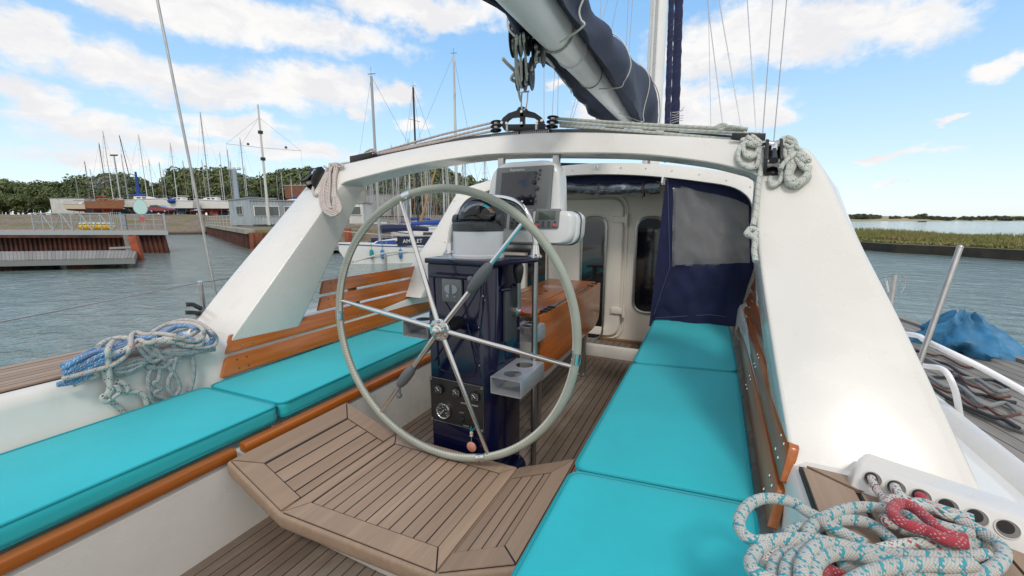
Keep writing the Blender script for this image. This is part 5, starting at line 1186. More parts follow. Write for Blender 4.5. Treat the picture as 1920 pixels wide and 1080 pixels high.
# ---- sheet-pile quay walls
def sheetpile(name, pts, ztop_, label, m, capm=None, pitch=.75, capw=.5):
    t = thing(name, pts[0], label, 'quay wall'); pl_ = MB(); up = []; 
    out = []
    for a, b in zip(pts, pts[1:]):
        L_ = (b - a).length; n_ = max(1, int(L_ / pitch)); d_ = (b - a) / n_; nn = Vector((d_.y, -d_.x, 0)).normalized()
        if nn.dot(CAM - a) < 0: nn = -nn
        for i in range(n_):
            for u, o in ((0, 0), (.12, .18), (.5, .18), (.62, 0)): out.append(a + d_ * (i + u) + nn * o)
    out.append(pts[-1])
    pl_.loft([[Vector((p.x, p.y, WZ - 1)) for p in out], [Vector((p.x, p.y, ztop_)) for p in out]], closed_ring=False, caps=False).build('sheet_piling', m, t, 20)
    if capm:
        nn = Vector(((pts[1] - pts[0]).y, -(pts[1] - pts[0]).x, 0)).normalized(); nn = nn if nn.dot(CAM - pts[0]) > 0 else -nn
        r0 = []
        for p in pts: r0.append([Vector((p.x, p.y, ztop_ - .25)) + nn * .28, Vector((p.x, p.y, ztop_ + .12)) + nn * .28, Vector((p.x, p.y, ztop_ + .12)) - nn * capw, Vector((p.x, p.y, ztop_ - .25)) - nn * capw])
        MB().loft(r0).build('capping_beam', capm, t, 20)
    return t
CONC = mat('weathered_concrete', (.33, .31, .26), .9, var=.35, vscale=1.5, bump=.5, bscale=8)
qa, qb, qc = GP(386, 70.5, WZ), GP(464, 33.8, WZ), GP(640, 34.8, WZ)
sheetpile('quay_wall', [qa, qb], WZ + 1.5, 'rusty sheet-pile quay wall with a concrete cap running back towards the slipway', RUST, CONC)
sheetpile('quay_wall', [qb, GP(520, 33.8, WZ), GP(575, 34.0, WZ)], WZ + 1.35, 'rusty sheet-pile wall below the portable cabin, partly hidden by the arch leg', mat('rust_orange', (.30, .095, .045), .85, col2=(.12, .045, .03), vscale=.8))
# ---- left jetty
jt = thing('pile_jetty', GP(250, 29, WZ), 'rusty piled jetty with timber deck at the left, galvanised railings along it', 'jetty')
JD = 29.4
def J(px, z, dd=0): return GP(px, JD + dd, z)
JZ = WZ + 1.62
j0, j1 = J(-260, 0), J(309, 0); jn = (GP(300, 40, 0) - GP(300, 29.4, 0)); jn = Vector((jn.x, jn.y, 0)).normalized()
dirj = (j1 - j0).normalized(); jn = Vector((gdir(302).x, gdir(302).y, 0)).normalized()
def JP(t, o, z): q = j0.lerp(j1, t) + jn * o; return Vector((q.x, q.y, z))
def pxt(px): q = GP(px, JD, 0); return (q - j0).dot(dirj) / (j1 - j0).length
# battered sheet piles below
outp = []; n_ = 60
for i in range(n_ + 1):
    t = i / n_ * pxt(306) / 1.0
    for u, o in ((0, 0), (.3, -.16), (.6, -.16), (.9, 0)): outp.append((t + u / n_, o + .5))
lo_ = [JP(t, o, WZ - 1) for t, o in outp]; hi_ = [JP(t * .985 if t > .9 else t, o + .1, JZ - .25) for t, o in outp]
e0 = JP(outp[-1][0], 5, WZ - 1); e1 = JP(outp[-1][0] * .985, 5, JZ - .25)
MB().loft([lo_ + [e0], hi_ + [e1]], closed_ring=False, caps=False).build('sheet_piling', RUST, jt, 20)
MB().loft([[JP(t, .0, JZ - .26), JP(t, .0, JZ - .02), JP(t, 5.4, JZ - .02), JP(t, 5.4, JZ - .26)] for t in (0, .5, 1.0)]).build('deck', wood('pale_deck', (.42, .34, .25), (.30, .24, .18), .85, 0, axis=0, gscale=2), jt, 20)
MB().loft([[JP(t, -.04, JZ - .30), JP(t, -.04, JZ), JP(t, -.10, JZ), JP(t, -.10, JZ - .30)] for t in (0, 1.005)]).build('edge_beam', GALV, jt, 20)
MB().prism([JP(pxt(-100), -.15, JZ - .5), JP(pxt(228), -.15, JZ - .5), JP(pxt(228), -.15, JZ - .32), JP(pxt(-100), -.15, JZ - .32)], jn * .3).build('waling', RUST, jt, 20)
for px in (236,): MB().tube([GP(px, JD - .1, WZ - 1), GP(px - 3, JD - .1, JZ - .3)], .20, 10).build('timber_pile', TIMBER, jt)
def railing(nm, pts, h, label, nposts, mid=2, r=.035, m=GALV, diag=False, grp=None):
    t = thing(nm, pts[0], label, 'railing', grp)
    for a, b in zip(pts, pts[1:]):
        for q in range(mid + 1):
            z = h * (1 - q / (mid + 1)); MB().tube([a + Vector((0, 0, z)), b + Vector((0, 0, z))], r if q == 0 else r * .7, 6).build('rail', m, t)
        for i in range(nposts + 1):
            p = a.lerp(b, i / nposts); MB().tube([p, p + Vector((0, 0, h))], r, 6).build('post', m, t)
            if diag and i < nposts:
                p2 = a.lerp(b, (i + 1) / nposts); MB().tube([p + Vector((0, 0, h)), p2] if i % 2 else [p, p2 + Vector((0, 0, h))], r * .8, 6).build('brace', m, t)
    return t
railing('gangway_railing', [JP(pxt(60), .1, JZ), JP(pxt(206), .1, JZ)], 1.22, 'galvanised lattice railing of the gangway at the far left of the jetty', 8, 1, .04, GALV, True)
railing('jetty_railing', [JP(pxt(226), .1, JZ), JP(pxt(228), 4.9, JZ), JP(pxt(306), 4.9, JZ), JP(pxt(309), .2, JZ)], 1.2, 'galvanised railing round the end of the piled jetty', 4, 2, .035)
ga = JP(pxt(209), .1, JZ); gb = JP(pxt(227), .1, JZ)
gt_ = thing('jetty_gate', ga, 'small galvanised gate between the gangway and the jetty end', 'gate')
MB().tube([ga, ga + Vector((0, 0, 1.3)), gb + Vector((0, 0, 1.3)), gb], .035, 6).build('frame', GALV, gt_)
for i in range(1, 5): p = ga.lerp(gb, i / 5); MB().tube([p + Vector((0, 0, .1)), p + Vector((0, 0, 1.3))], .018, 5).build('bar', GALV, gt_)
YEL = mat('yellow_plastic', (.75, .50, .02), .5); PALE = mat('pale_plastic', (.72, .72, .66), .5)
fl0 = thing('float_row', JP(pxt(150), .8, JZ), 'row of yellow and white plastic floats lying behind the gangway railing', 'floats')
for i in range(13):
    px = 148 + i * 5.0; c = JP(pxt(px), .8, JZ)
    MB().ball((c.x, c.y, c.z + .24), .19, 10, (1, 1, 1.1)).build('float', YEL, fl0, 180); MB().ball((c.x, c.y, c.z + .50), .14, 8, (1.1, 1, .6)).build('float', PALE, fl0, 180)
mp = JP(pxt(266), .6, JZ)
mr = thing('convex_mirror', mp, 'large oval mirror with a pale green face on a post on the jetty end', 'mirror')
MB().tube([mp, mp + Vector((0, 0, 1.3))], .035, 8).build('post', GALV, mr)
mc = Vector((mp.x, mp.y, ztop(mp, 388))); fc = (CAM - mc).normalized(); fc.z = 0; fc.normalize(); sx_ = Vector((-fc.y, fc.x, 0))
ov = [mc + sx_ * .37 * (1 - .12 * math.sin(a)) * math.cos(a) + Vector((0, 0, .52 * math.sin(a))) for a in [i * 2 * math.pi / 28 for i in range(28)]]
MB().prism([p + (p - mc) * .09 - fc * .05 for p in ov], fc * .06).build('rim', GALV, mr); MB().prism([p + fc * .012 for p in ov], fc * .02).build('mirror_face', mat('mirror_face', (.55, .80, .76), .35), mr)
MB().prism([mc + sx_ * a + Vector((0, 0, b)) + fc * .03 for a, b in ((-.14, -1.02), (.14, -1.02), (.14, -.72), (-.14, -.72))], fc * .02).build('notice_plate', mat('notice_red', (.55, .12, .12), .5), mr, 0)
# red-oxide pile and floating pontoon
rp_ = onz(262, 488, WZ); MB_ = MB().tube([Vector((rp_.x, rp_.y, WZ - 1)), Vector((rp_.x, rp_.y, WZ)) , Vector((*P(250, 443, (rp_ - CAM).dot(CF)).xy, P(250, 443, (rp_ - CAM).dot(CF)).z))], .26, 4)
solo('mooring_pile', MB_, ORUST, 'leaning red steel mooring pile standing by the floating pontoon', 'pile', at=rp_)
PZ_ = WZ + .55
fa, fb, fc_, fd = onz(-260, 492, PZ_), onz(252, 483, PZ_), onz(257, 469, PZ_), onz(-260, 474, PZ_)
fp = thing('floating_pontoon', fb, 'weathered timber pontoon floating in front of the piled jetty', 'pontoon')
dkp = MB()
for i in range(70):
    t0, t1 = i / 70, (i + .93) / 70; dkp.prism([fa.lerp(fb, t0), fa.lerp(fb, t1), fd.lerp(fc_, t1), fd.lerp(fc_, t0)], (0, 0, -.06))
dkp.build('deck', TIMBER, fp, 20)
MB().prism([p - Vector((0, 0, .065)) for p in (fa, fb, fc_, fd)], (0, 0, -.24)).build('side_beam', mat('grey_beam', (.20, .22, .22), .8), fp, 20)
for x0, x1 in ((166, 222), (20, 100)):
    a, b = onz(x0, 487, PZ_ - .3), onz(x1, 485, PZ_ - .3); dn = Vector((0, 0, -.5)); bk = (fc_ - fb) * .6
    MB().prism([a, b, b + bk, a + bk], dn, bev=.02).build('float', mat('stained_float', (.50, .48, .42), .8, var=.4, vscale=2), fp, 20)
MB().prism([onz(205, 468, PZ_ + .02), onz(250, 466, PZ_ + .02), onz(250, 463, PZ_ + .02), onz(205, 465, PZ_ + .02)], (0, 0, .05)).build('plank', TIMBER, fp, 20)
# ---- sailing boats
AF = {n_: mat('antifoul_' + n_, c, .7) for n_, c in (('blue', (.03, .06, .16)), ('red', (.25, .04, .03)), ('black', (.02, .02, .025)), ('green', (.03, .12, .09)))}
HW = mat('hull_white', (.74, .74, .72), .35, var=.05, vscale=.8); HC = mat('hull_cream', (.62, .56, .44), .4); HN = mat('hull_navy', (.015, .02, .05), .3); HWD = wood('hull_wood', (.36, .15, .06), (.22, .09, .04), .5, .2, axis=0, gscale=2)
MASTM = {'white': mat('mast_white', (.62, .62, .60), .4), 'alu': mat('mast_alloy', (.40, .41, .41), .4, metal=.3), 'black': mat('mast_black', (.02, .02, .025), .4), 'wood': mat('mast_wood', (.33, .20, .10), .6), 'dark': mat('mast_brown', (.14, .08, .05), .7)}
CVB = mat('canvas_blue', (.02, .07, .30), .8); CVN = mat('canvas_navy_far', (.02, .025, .07), .8); WIREM = mat('far_wire', (.22, .23, .24), .5)
def sailboat(base, ang, L_, label, hull=HW, af='blue', mast='alu', top=None, mh=9, lean=0., hard=False, cover=None, cabin=True, grp=None, detail=2, name='sailing_boat', mastx=.08, fb=None, rigm=None, wr=.012):
    B = L_ * .31; F = fb or L_ * .11 + .25; D = L_ * .06 + .2; up0 = base.z + (L_ * .17 + .3 if hard else 0)
    t = thing(name, base, label, 'sailing boat', grp); ca, sa = math.cos(ang), math.sin(ang)
    W_ = lambda x, y, z: Vector((base.x + x * ca - y * sa, base.y + x * sa + y * ca, up0 + z))
    ns = 13; tops = []; bots = []; deck = []
    for i in range(ns):
        s_ = i / (ns - 1); x = -L_ / 2 + L_ * s_; b = B / 2 * (1 - max(0, (s_ - .45) / .55) ** 2.2) * (.72 + .28 * min(1, s_ / .4)); b = max(b, .02)
        fz = F * (1 + .28 * (s_ - .3) ** 2 + .16 * s_); d = -D * math.sin(math.pi * min(1, .12 + s_ * .80)) ** .7 * (1 if s_ < .98 else .2)
        rk = .9 * L_ * .07 if s_ > .9 else 0
        xt = x + (rk * (s_ - .9) * 10 if s_ > .9 else -.04 * L_ * (1 - s_ / .1) if s_ < .1 else 0)
        sh_ = lambda q, hgt: W_(xt if hgt > .5 else x + (xt - x) * max(0, hgt), q, fz * hgt)
        wl = .90 - .25 * max(0, s_ - .5)
        tops.append([sh_(b, 1), sh_(b * .985, .6), sh_(b * wl, .0 + .06), sh_(b * wl, -.02)] + [sh_(-b * wl, -.02), sh_(-b * wl, .06), sh_(-b * .985, .6), sh_(-b, 1)])
        bots.append([W_(x, b * wl, 0.02), W_(x, b * .62, d * .6), W_(x, 0, d), W_(x, -b * .62, d * .6), W_(x, -b * wl, .02)])
    MB().loft(tops).build('hull', hull, t, 60)
    if hard or detail > 1: MB().loft(bots).build('keel_bottom', AF[af], t, 60)
    if detail > 1:
        st_ = MB()
        st_.loft([[r_[0].lerp(r_[1], .18) * 1.0 + (r_[0] - r_[7]).normalized() * .012, r_[0].lerp(r_[1], .30) + (r_[0] - r_[7]).normalized() * .012] for r_ in tops], closed_ring=False, caps=False)
        st_.loft([[r_[7].lerp(r_[6], .18) - (r_[0] - r_[7]).normalized() * .012, r_[7].lerp(r_[6], .30) - (r_[0] - r_[7]).normalized() * .012] for r_ in tops], closed_ring=False, caps=False).build('stripe', AF['blue'] if hull is not HWD else AF['red'], t, 0)
    if hard:
        MB().prism([W_(-L_ * .12, 0, -D * .8), W_(L_ * .16, 0, -D * .8), W_(L_ * .10, 0, -D - L_ * .10 - .1), W_(-L_ * .10, 0, -D - L_ * .10 - .1)], W_(0, .18, 0) - W_(0, 0, 0)).build('keel', AF[af], t, 20)
        for x in (-.3, .0, .28):
            for y in (-1, 1): MB().tube([W_(L_ * x, y * B * .38, -.1), W_(L_ * x, y * B * .62, -(L_ * .17 + .3))], .05, 5).build('prop', MASTM['dark'], t)
    if cabin:
        ch = F * .42
        cbn = MB().loft([[W_(x, y * w * B, F * 1.04 + z) for y, z in ((.5, -.1), (.46, ch * k_), (0, ch * k_ * 1.12), (-.46, ch * k_), (-.5, -.1))] for x, w, k_ in ((-L_ * .18, .62, 1), (-L_ * .1, .64, 1), (L_ * .12, .58, .92), (L_ * .26, .40, .6), (L_ * .31, .3, .1))]).build('cabin', hull if hull is HWD else HW, t, 40)
        if detail > 1:
            for y in (-1, 1):
                for x in (-.10, .03): MB().prism([W_(L_ * x, y * B * .318, F * 1.04 + ch * .35), W_(L_ * (x + .09), y * B * .30, F * 1.04 + ch * .35), W_(L_ * (x + .085), y * B * .296, F * 1.04 + ch * .72), W_(L_ * (x + .005), y * B * .312, F * 1.04 + ch * .75)], W_(0, y * .03, 0) - W_(0, 0, 0)).build('window', GLASSD, cbn, 0)
    mx = L_ * mastx; mb_ = W_(mx, 0, F * 1.2); tz_ = mh + mb_.z if top is None else top
    mtp = Vector((mb_.x, mb_.y, tz_)) + CR * lean
    Hm = tz_ - mb_.z; r = .042 + Hm * .0032
    mst = MB().tube([mb_, mtp], r, 8).build('mast', MASTM[mast], t)
    if detail > 0:
        for f_ in (.52, .78)[: 1 if Hm < 9 else 2]:
            c = mb_.lerp(mtp, f_); w = B * (.34 if f_ < .6 else .26); MB().tube([c + (W_(0, -w, 0) - W_(0, 0, 0)), c, c + (W_(0, w, 0) - W_(0, 0, 0))], .022, 4).build('spreader', MASTM['alu'], mst)
        for q in ([mtp, W_(L_ * .5, 0, F * 1.35)], [mtp, W_(-L_ * .5, 0, F)], [mtp, mb_.lerp(mtp, .52) + (W_(0, B * .34, 0) - W_(0, 0, 0)), W_(mx, B * .46, F)], [mtp, mb_.lerp(mtp, .52) + (W_(0, -B * .34, 0) - W_(0, 0, 0)), W_(mx, -B * .46, F)]):
            MB().tube(q, wr, 4, caps=False).build('stay', WIREM, t)
        MB().tube([mtp, mtp + Vector((0, 0, .45))], .012, 4).tube([mtp + CR * -.18 + Vector((0, 0, .1)), mtp + CR * .22 + Vector((0, 0, .12))], .018, 4).build('masthead_vane', MASTM['black'], mst)
    ba = W_(mx - .1, 0, F * 1.2 + .75); bb = W_(mx - L_ * .42, 0, F * 1.2 + .7)
    if cover is not None:
        n_ = 12; MB().tube([ba.lerp(bb, i / n_) + Vector((0, 0, .03 + .08 * math.sin(math.pi * i / n_))) for i in range(-0, n_ + 1)], [(.24 - .12 * i / n_) for i in range(n_ + 1)], 8, flat=1.0).build('boom_cover', cover, t)
    else: MB().tube([ba, bb], .06, 6).build('boom', MASTM[mast], t)
    if detail > 1:
        for sg in (-1, 1):
            rl_ = [W_(L_ * .53, 0, F * 1.45 + .45), W_(L_ * .40, sg * B * .26, F * 1.3 + .5), W_(L_ * .2, sg * B * .42, F * 1.15 + .5), W_(-L_ * .2, sg * B * .46, F + .5), W_(-L_ * .47, sg * B * .35, F + .5)]
            MB().tube(rl_, .014, 4).build('guard_rail', GALV, t)
            for p_, z_ in ((rl_[1], .45), (rl_[2], .45), (rl_[3], .45), (rl_[4], .45)): MB().tube([p_, p_ - Vector((0, 0, z_))], .014, 4).build('stanchion', GALV, t)
    return t
ang0 = math.atan2(CR.y, CR.x)          # boats lying across the view point along +-CR
# the near white cruiser
W0 = onz(772, 494, WZ); am = sailboat(GP(763, 23.6, WZ), ang0 + math.pi + .42, 6.6, 'white cruiser afloat with navy spray dodgers lettered along its side and blue fenders', top=ztop(GP(722, 23.4, 0), 148), mast='alu', cover=CVN, af='green', name='moored_cruiser', mastx=.235, fb=.92, wr=.008)
def amloc(x, y, z): a_ = ang0 + math.pi + .42; b0 = GP(763, 23.6, WZ); return Vector((b0.x + x * math.cos(a_) - y * math.sin(a_), b0.y + x * math.sin(a_) + y * math.cos(a_), WZ + z))
am['_o'] = tuple(GP(763, 23.6, WZ))
side_ = 1 if (amloc(0, 1, 0) - CAM).length < (amloc(0, -1, 0) - CAM).length else -1
da, db = amloc(.75, side_ * 1.0, 0), amloc(-1.7, side_ * .97, 0)
dg = MB().prism([da + Vector((0, 0, .98)), db + Vector((0, 0, .95)), db + Vector((0, 0, 1.46)), da + Vector((0, 0, 1.50))], (amloc(0, side_, 0) - amloc(0, 0, 0)) * .03).build('spray_dodger', HN, am, 0)
nrm = (amloc(0, side_, 0) - amloc(0, 0, 0)).normalized(); xd = (db - da).normalized(); xd = xd if xd.dot(CR) > 0 else -xd
TM = Matrix((xd, Vector((0, 0, 1)), nrm)).transposed()
text('AMULET', .29, da.lerp(db, .34) + Vector((0, 0, 1.22)) + nrm * .05, TM, WHITE, am, ext=.004)
for i, (x, m_) in enumerate(((2.1, 'green_fender'), (1.55, 'blue_fender'), (.6, 'blue_fender'), (-.9, 'white_fender'))):
    p = amloc(x, side_ * (.99 if x < 1 else .86 if x < 2 else .70), .55)
    MB().tube([p + Vector((0, 0, .26)), p + Vector((0, 0, .2)), p, p - Vector((0, 0, .22)), p - Vector((0, 0, .28))], [.02, .09, .11, .09, .03], 10).tube([p + Vector((0, 0, .26)), p + Vector((0, 0, .75))], .012, 4).build('fender', mat(m_, {'g': (.02, .25, .25), 'b': (.03, .22, .45), 'w': (.7, .68, .6)}[m_[0]], .5), am)
pnb = amloc(1.7, side_ * .7, .95); MB().prism([amloc(2.1, side_ * .55, .98), amloc(.8, side_ * .70, 1.0), amloc(.8, side_ * .68, 1.28), amloc(1.7, side_ * .52, 1.24)], nrm * .02).build('cabin_stripe', CVB, am, 0)
# neighbours in the marina
sailboat(GP(800, 36, WZ), ang0 + 2.6, 8.5, 'boat behind the lettered cruiser with a tall black mast', top=ztop(GP(775, 36, 0), 160), mast='black', af='blue', mastx=.12, cover=None, wr=.014)
sailboat(GP(812, 30, WZ), ang0 + .25, 8.0, 'boat with a bright blue boom cover just right of the lettered cruiser', top=ztop(GP(862, 30, 0), 98), mast='white', af='blue', cover=CVB, mastx=.22, hull=HN, wr=.012)
solo('leaning_spar', MB().tube([P(789, 415, 44), P(817, 318, 44)], [.16, .10], 8), MASTM['wood'], 'tan wooden spar leaning across the bare masts behind the wheel', 'spar')
rnd = random.Random(11)
protos = [sailboat(GP(745, 62, WZ), ang0 + 1.2, 8.5, 'boat with a bare alloy mast moored in the crowded marina', mast='alu', mh=10.5, detail=1, grp='boats crowded in the marina', wr=.02),
          sailboat(GP(835, 66, WZ), ang0 + 2.0, 9.0, 'boat with a bare white mast moored in the crowded marina', mast='white', mh=11.5, detail=1, grp='boats crowded in the marina', cover=CVB, wr=.02),
          sailboat(GP(790, 58, WZ), ang0 + .6, 8.0, 'boat with a bare wooden mast moored in the crowded marina', mast='wood', mh=8.5, detail=1, grp='boats crowded in the marina', hull=HC, wr=.02)]
def copy_tree(o, par=None, link=True):
    c = o.copy(); C.objects.link(c); c.parent = par
    for ch in [q for q in o.children]: copy_tree(ch, c)
    return c
for i in range(40):
    pr = protos[rnd.choice((0, 0, 1, 1, 2))]; c = copy_tree(pr); px = 690 + (i * 37 % 215) + rnd.uniform(-4, 4); d_ = rnd.uniform(52, 112)
    p = GP(px, d_, max(WZ, WZ)); c.location = p; c.rotation_euler.z = rnd.choice((-.5, .0, .4, 2.6, 3.1)) + rnd.uniform(-.2, .2); s_ = rnd.uniform(.8, 1.12); c.scale = (s_, s_, s_)
# ---- boats on the hard standing
def yb(px, d_, Lpx, ytop, label='', dlean=0, **kw):
    b = GP(px, d_, gz(px, d_)); L_ = Lpx * d_ / FX
    t_ = sailboat(b, ang0 + kw.pop('a', .15), max(5, L_), label, top=ztop(b, ytop), hard=True, lean=0 + dlean, **kw); return t_
yb(203, 96, 58, 270, fb=1.5, label= 'old varnished wooden boat ashore with a thick brown mast and rust red cover', hull=HWD, af='red', mast='dark', cover=mat('cover_rust', (.20, .06, .035), .8), a=.1)
yb(170, 112, 60, 303, 'small wooden boat ashore at the far left with a short dark mast', hull=HC, af='red', mast='dark', a=.4)
yb(222, 110, 60, 247, fb=1.6, label= 'white boat ashore whose tall white mast is the highest at the far left', mast='white', a=2.9)
yb(238, 136, 70, 290, 'white boat ashore with a slim mast behind the floodlight tower', mast='alu', a=.5, detail=1)
yb(276, 100, 74, 254, fb=1.7, label= 'white boat ashore behind the red car, bright blue cover on its boom', mast='white', af='blue', cover=CVB, a=.05)
yb(262, 126, 60, 254, 'blue sparred boat ashore with a dark slanting mast beside the white one', mast='black', hull=HN, a=2.7, dlean=-2, detail=1)
yb(342, 93, 58, 270, fb=1.6, label= 'white boat ashore with a blue cockpit hood, just right of the red car', mast='white', af='blue', cover=None, a=3.05)
yb(308, 132, 50, 305, 'small boat ashore with a pale short mast above the red car', mast='wood', a=.3, detail=1)
yb(352, 134, 50, 302, 'boat ashore with a yellowish wooden mast left of the tallest yard mast', mast='wood', a=.2, detail=1)
yb(404, 95, 60, 212, fb=1.7, label= 'white boat ashore at the head of the slipway under the tallest yard mast', mast='alu', af='red', cover=None, a=3.2)
yb(420, 128, 60, 287, 'boat ashore with a white mast left of the grey lamp tower', mast='white', a=.4, detail=1)
yb(436, 140, 50, 281, 'boat ashore with a thin mast directly behind the grey lamp tower', mast='alu', a=.1, detail=1)
yb(470, 104, 66, 260, fb=1.6, label= 'boat ashore behind the portable cabin, left of the signal mast', mast='alu', a=2.9, cover=CVN)
yb(520, 122, 64, 330, 'white motor cruiser hull ashore behind the portable cabin roof', mast='alu', a=.2, detail=1)
yb(556, 104, 60, 335, fb=1.6, label= 'last boat ashore before the arch leg, blue cover amidships', mast='white', a=3.0, cover=CVB, detail=1)
for i_, (px_, yt_, mk_) in enumerate(((150, 330, 'alu'), (182, 318, 'white'), (226, 312, 'white'), (248, 322, 'alu'), (290, 300, 'white'), (322, 318, 'alu'), (366, 308, 'white'), (378, 322, 'wood'), (392, 300, 'alu'), (417, 318, 'white'), (446, 302, 'alu'), (466, 312, 'white'), (490, 322, 'alu'), (535, 322, 'white'), (548, 330, 'alu'), (572, 326, 'white'))):
    yb(px_, 118 + (i_ * 7) % 22, 46 + (i_ * 5) % 16, yt_, 'pale boat among the crowd ashore, its thin mast just clearing the trees', mast=mk_, af=('blue', 'red', 'green')[i_ % 3], a=.3 + (i_ * 1.7) % 2.9, detail=1, grp='crowded boats ashore', cover=(CVB, None, CVN)[i_ % 3])
hp2 = GP(326, 92, gz(325, 100) + 3.0); solo('cockpit_hood', MB().ball(hp2, .8, 12, (1.5, .8, .7)), CVB, 'bright blue canvas hood on the white boat right of the red car', 'canvas hood')
bp_ = GP(267, 107.5, gz(267, 107)); MB0 = MB().tube([Vector((bp_.x, bp_.y, ztop(bp_, 372))), Vector((bp_.x, bp_.y, ztop(bp_, 322)))], [.55, .22], 8); solo('furled_blue_sail', MB0, CVB, 'bright blue sail bundle lashed upright to the mast above the red car', 'sail bundle')
# black crate / container
p = GP(188, 97, gz(188, 97)); cx_ = CR
bx = thing('black_container', p, 'black covered container in front of the old wooden boat', 'container')
q = [p + cx_ * a + Vector((0, 0, b)) for a, b in ((-3.1, 0), (2.9, 0), (2.9, 2.3), (-3.1, 2.5))]
MB().prism(q, Vector((-CR.y, CR.x, 0)) * 2.2, bev=.05).build('body', mat('black_sheet', (.015, .018, .02), .7), bx, 30)
# red car
cp0 = GP(306, 83.5, gz(302, 90) + .35); car = thing('parked_car', cp0, 'dark red hatchback parked at the top of the slipway', 'car')
def cz(x, y, z): return cp0 + CR * x + Vector((-CR.y, CR.x, 0)) * y + Vector((0, 0, z))
RED = mat('car_red', (.22, .012, .022), .25, coat=.8)
bd = [(-2.1, .35), (-2.15, .75), (-1.9, .95), (-1.5, 1.42), (-.2, 1.48), (.75, 1.05), (1.9, .85), (2.15, .6), (2.1, .3)]
MB().loft([[cz(x, y, z if (z < 1.0 or abs(y) < .86) else z) for x, z in bd] for y in (-.85, -.8, .8, .85)]).build('body', RED, car, 40)
MB().prism([cz(-1.55, -.86, 1.0), cz(.55, -.86, 1.0), cz(-.2, -.86, 1.38), (cz(-1.3, -.86, 1.36))], Vector((-CR.y, CR.x, 0)) * -.02).build('side_window', GLASSD, car, 0)
MB().prism([cz(.0, -.75, 1.44), cz(.78, -.75, 1.08), cz(.78, .75, 1.08), cz(.0, .75, 1.44)], (0, 0, .03)).build('windscreen', mat('car_glass', (.25, .32, .38), .1), car, 0)
for x in (-1.35, 1.3):
    w_ = MB().cyl(cz(x, -.9, .32), cz(x, -.68, .32), .32, 18).build('wheel', BLACK, car); MB().cyl(cz(x, -.91, .32), cz(x, -.89, .32), .19, 14).build('rim', GALV, w_)
MB().box(*[f for a in zip(cz(2.0, -.6, .6) - Vector((.08, .12, .06)), cz(2.0, -.6, .6) + Vector((.08, .12, .06))) for f in a]).build('headlight', WPAINT, car)
# portable cabin on the quay
def cabin(pxa, pxb, d0, d1, ybot, ytop_, label, name='portable_cabin', wallc=(.36, .42, .45), wins=(), roofc=(.30, .32, .32)):
    a, b = GP(pxa, d0, 0), GP(pxb, d1, 0); zb = ztop(a, ybot); zt = ztop(a, ytop_)
    t = thing(name, Vector((a.x, a.y, zb)), label, 'building'); u = (b - a); L_ = u.length; u.normalize(); nn = Vector((-u.y, u.x, 0)); nn = nn if nn.dot(a) > 0 else -nn
    mm = mat(name + '_wall_' + str(pxa), wallc, .6, var=.15, vscale=.6)
    out = []; n_ = int(L_ / .35)
    for i in range(n_):
        for f_, o in ((0, 0), (.35, .05), (.65, .05), (1, 0)): out.append(a + u * (L_ * (i + f_) / n_) + nn * -o)
    fr_ = [Vector((q_.x, q_.y, 0)) for q_ in out] + [b + nn * 3, a + nn * 3]
    wl = MB().loft([[Vector((q_.x, q_.y, zb)) for q_ in fr_], [Vector((q_.x, q_.y, zt)) for q_ in fr_]]).build('wall', mm, t, 10)
    MB().prism([Vector((q_.x, q_.y, zt)) for q_ in (a - u * .15 - nn * .15, b + u * .15 - nn * .15, b + u * .15 + nn * 3.1, a - u * .15 + nn * 3.1)], (0, 0, .14)).build('roof', mat('roof_' + str(pxa), roofc, .7), t, 10)
    for f0, f1, h0, h1 in wins:
        q_ = [a + u * L_ * f0, a + u * L_ * f1]; z0, z1 = zb + (zt - zb) * h0, zb + (zt - zb) * h1
        w_ = MB().prism([Vector((*q_[0].xy, z0)) - nn * .10, Vector((*q_[1].xy, z0)) - nn * .10, Vector((*q_[1].xy, z1)) - nn * .10, Vector((*q_[0].xy, z1)) - nn * .10], -nn * .04).build('window', WPAINT, wl, 0)
        nmu = max(1, round((q_[1] - q_[0]).length / 1.2)); dq = (q_[1] - q_[0]) / nmu
        for j in range(nmu):
            s0 = q_[0] + dq * (j + .06); s1_ = q_[0] + dq * (j + .94)
            MB().prism([Vector((*s0.xy, z0 + .06)) - nn * .15, Vector((*s1_.xy, z0 + .06)) - nn * .15, Vector((*s1_.xy, z1 - .06)) - nn * .15, Vector((*s0.xy, z1 - .06)) - nn * .15], -nn * .01).build('pane', mat('cabin_glass', (.10, .12, .12), .1), t, 0)
    return t
cabin(473, 620, 52, 56, 421, 376, 'pale blue-grey portable cabin with long windows on the quay', wins=((.03, .34, .35, .78), (.40, .62, .35, .78)))
cabin(432, 472, 58, 52, 422, 376, 'end wall of the blue-grey cabin block with one small window, beside the lamp tower', wins=((.42, .68, .40, .75),), name='portable_cabin')
cabin(539, 600, 112, 112, 372, 348, 'small brown timber hut among the boats ashore, beside the arch leg', name='timber_hut', wallc=(.22, .09, .05), roofc=(.5, .48, .45))
cabin(655, 682, 47, 47, 419, 381, 'small white hut with wide windows above the grass bank', name='white_hut', wallc=(.66, .66, .64), wins=((.1, .9, .42, .85),))
cabin(690, 760, 92, 92, 405, 365, 'long grey boat shed behind the marina', name='boat_shed', wallc=(.38, .38, .38), roofc=(.26, .27, .28), wins=((.62, .72, .0, .7),))
cabin(620, 690, 100, 98, 402, 358, 'grey-green shed roof behind the white hut', name='boat_shed', wallc=(.30, .32, .30), roofc=(.40, .41, .41))
cabin(100, 164, 116, 116, 399, 372, 'white boatyard workshop with a blue-grey roof at the far left', name='workshop', wallc=(.62, .62, .60), roofc=(.22, .27, .33))
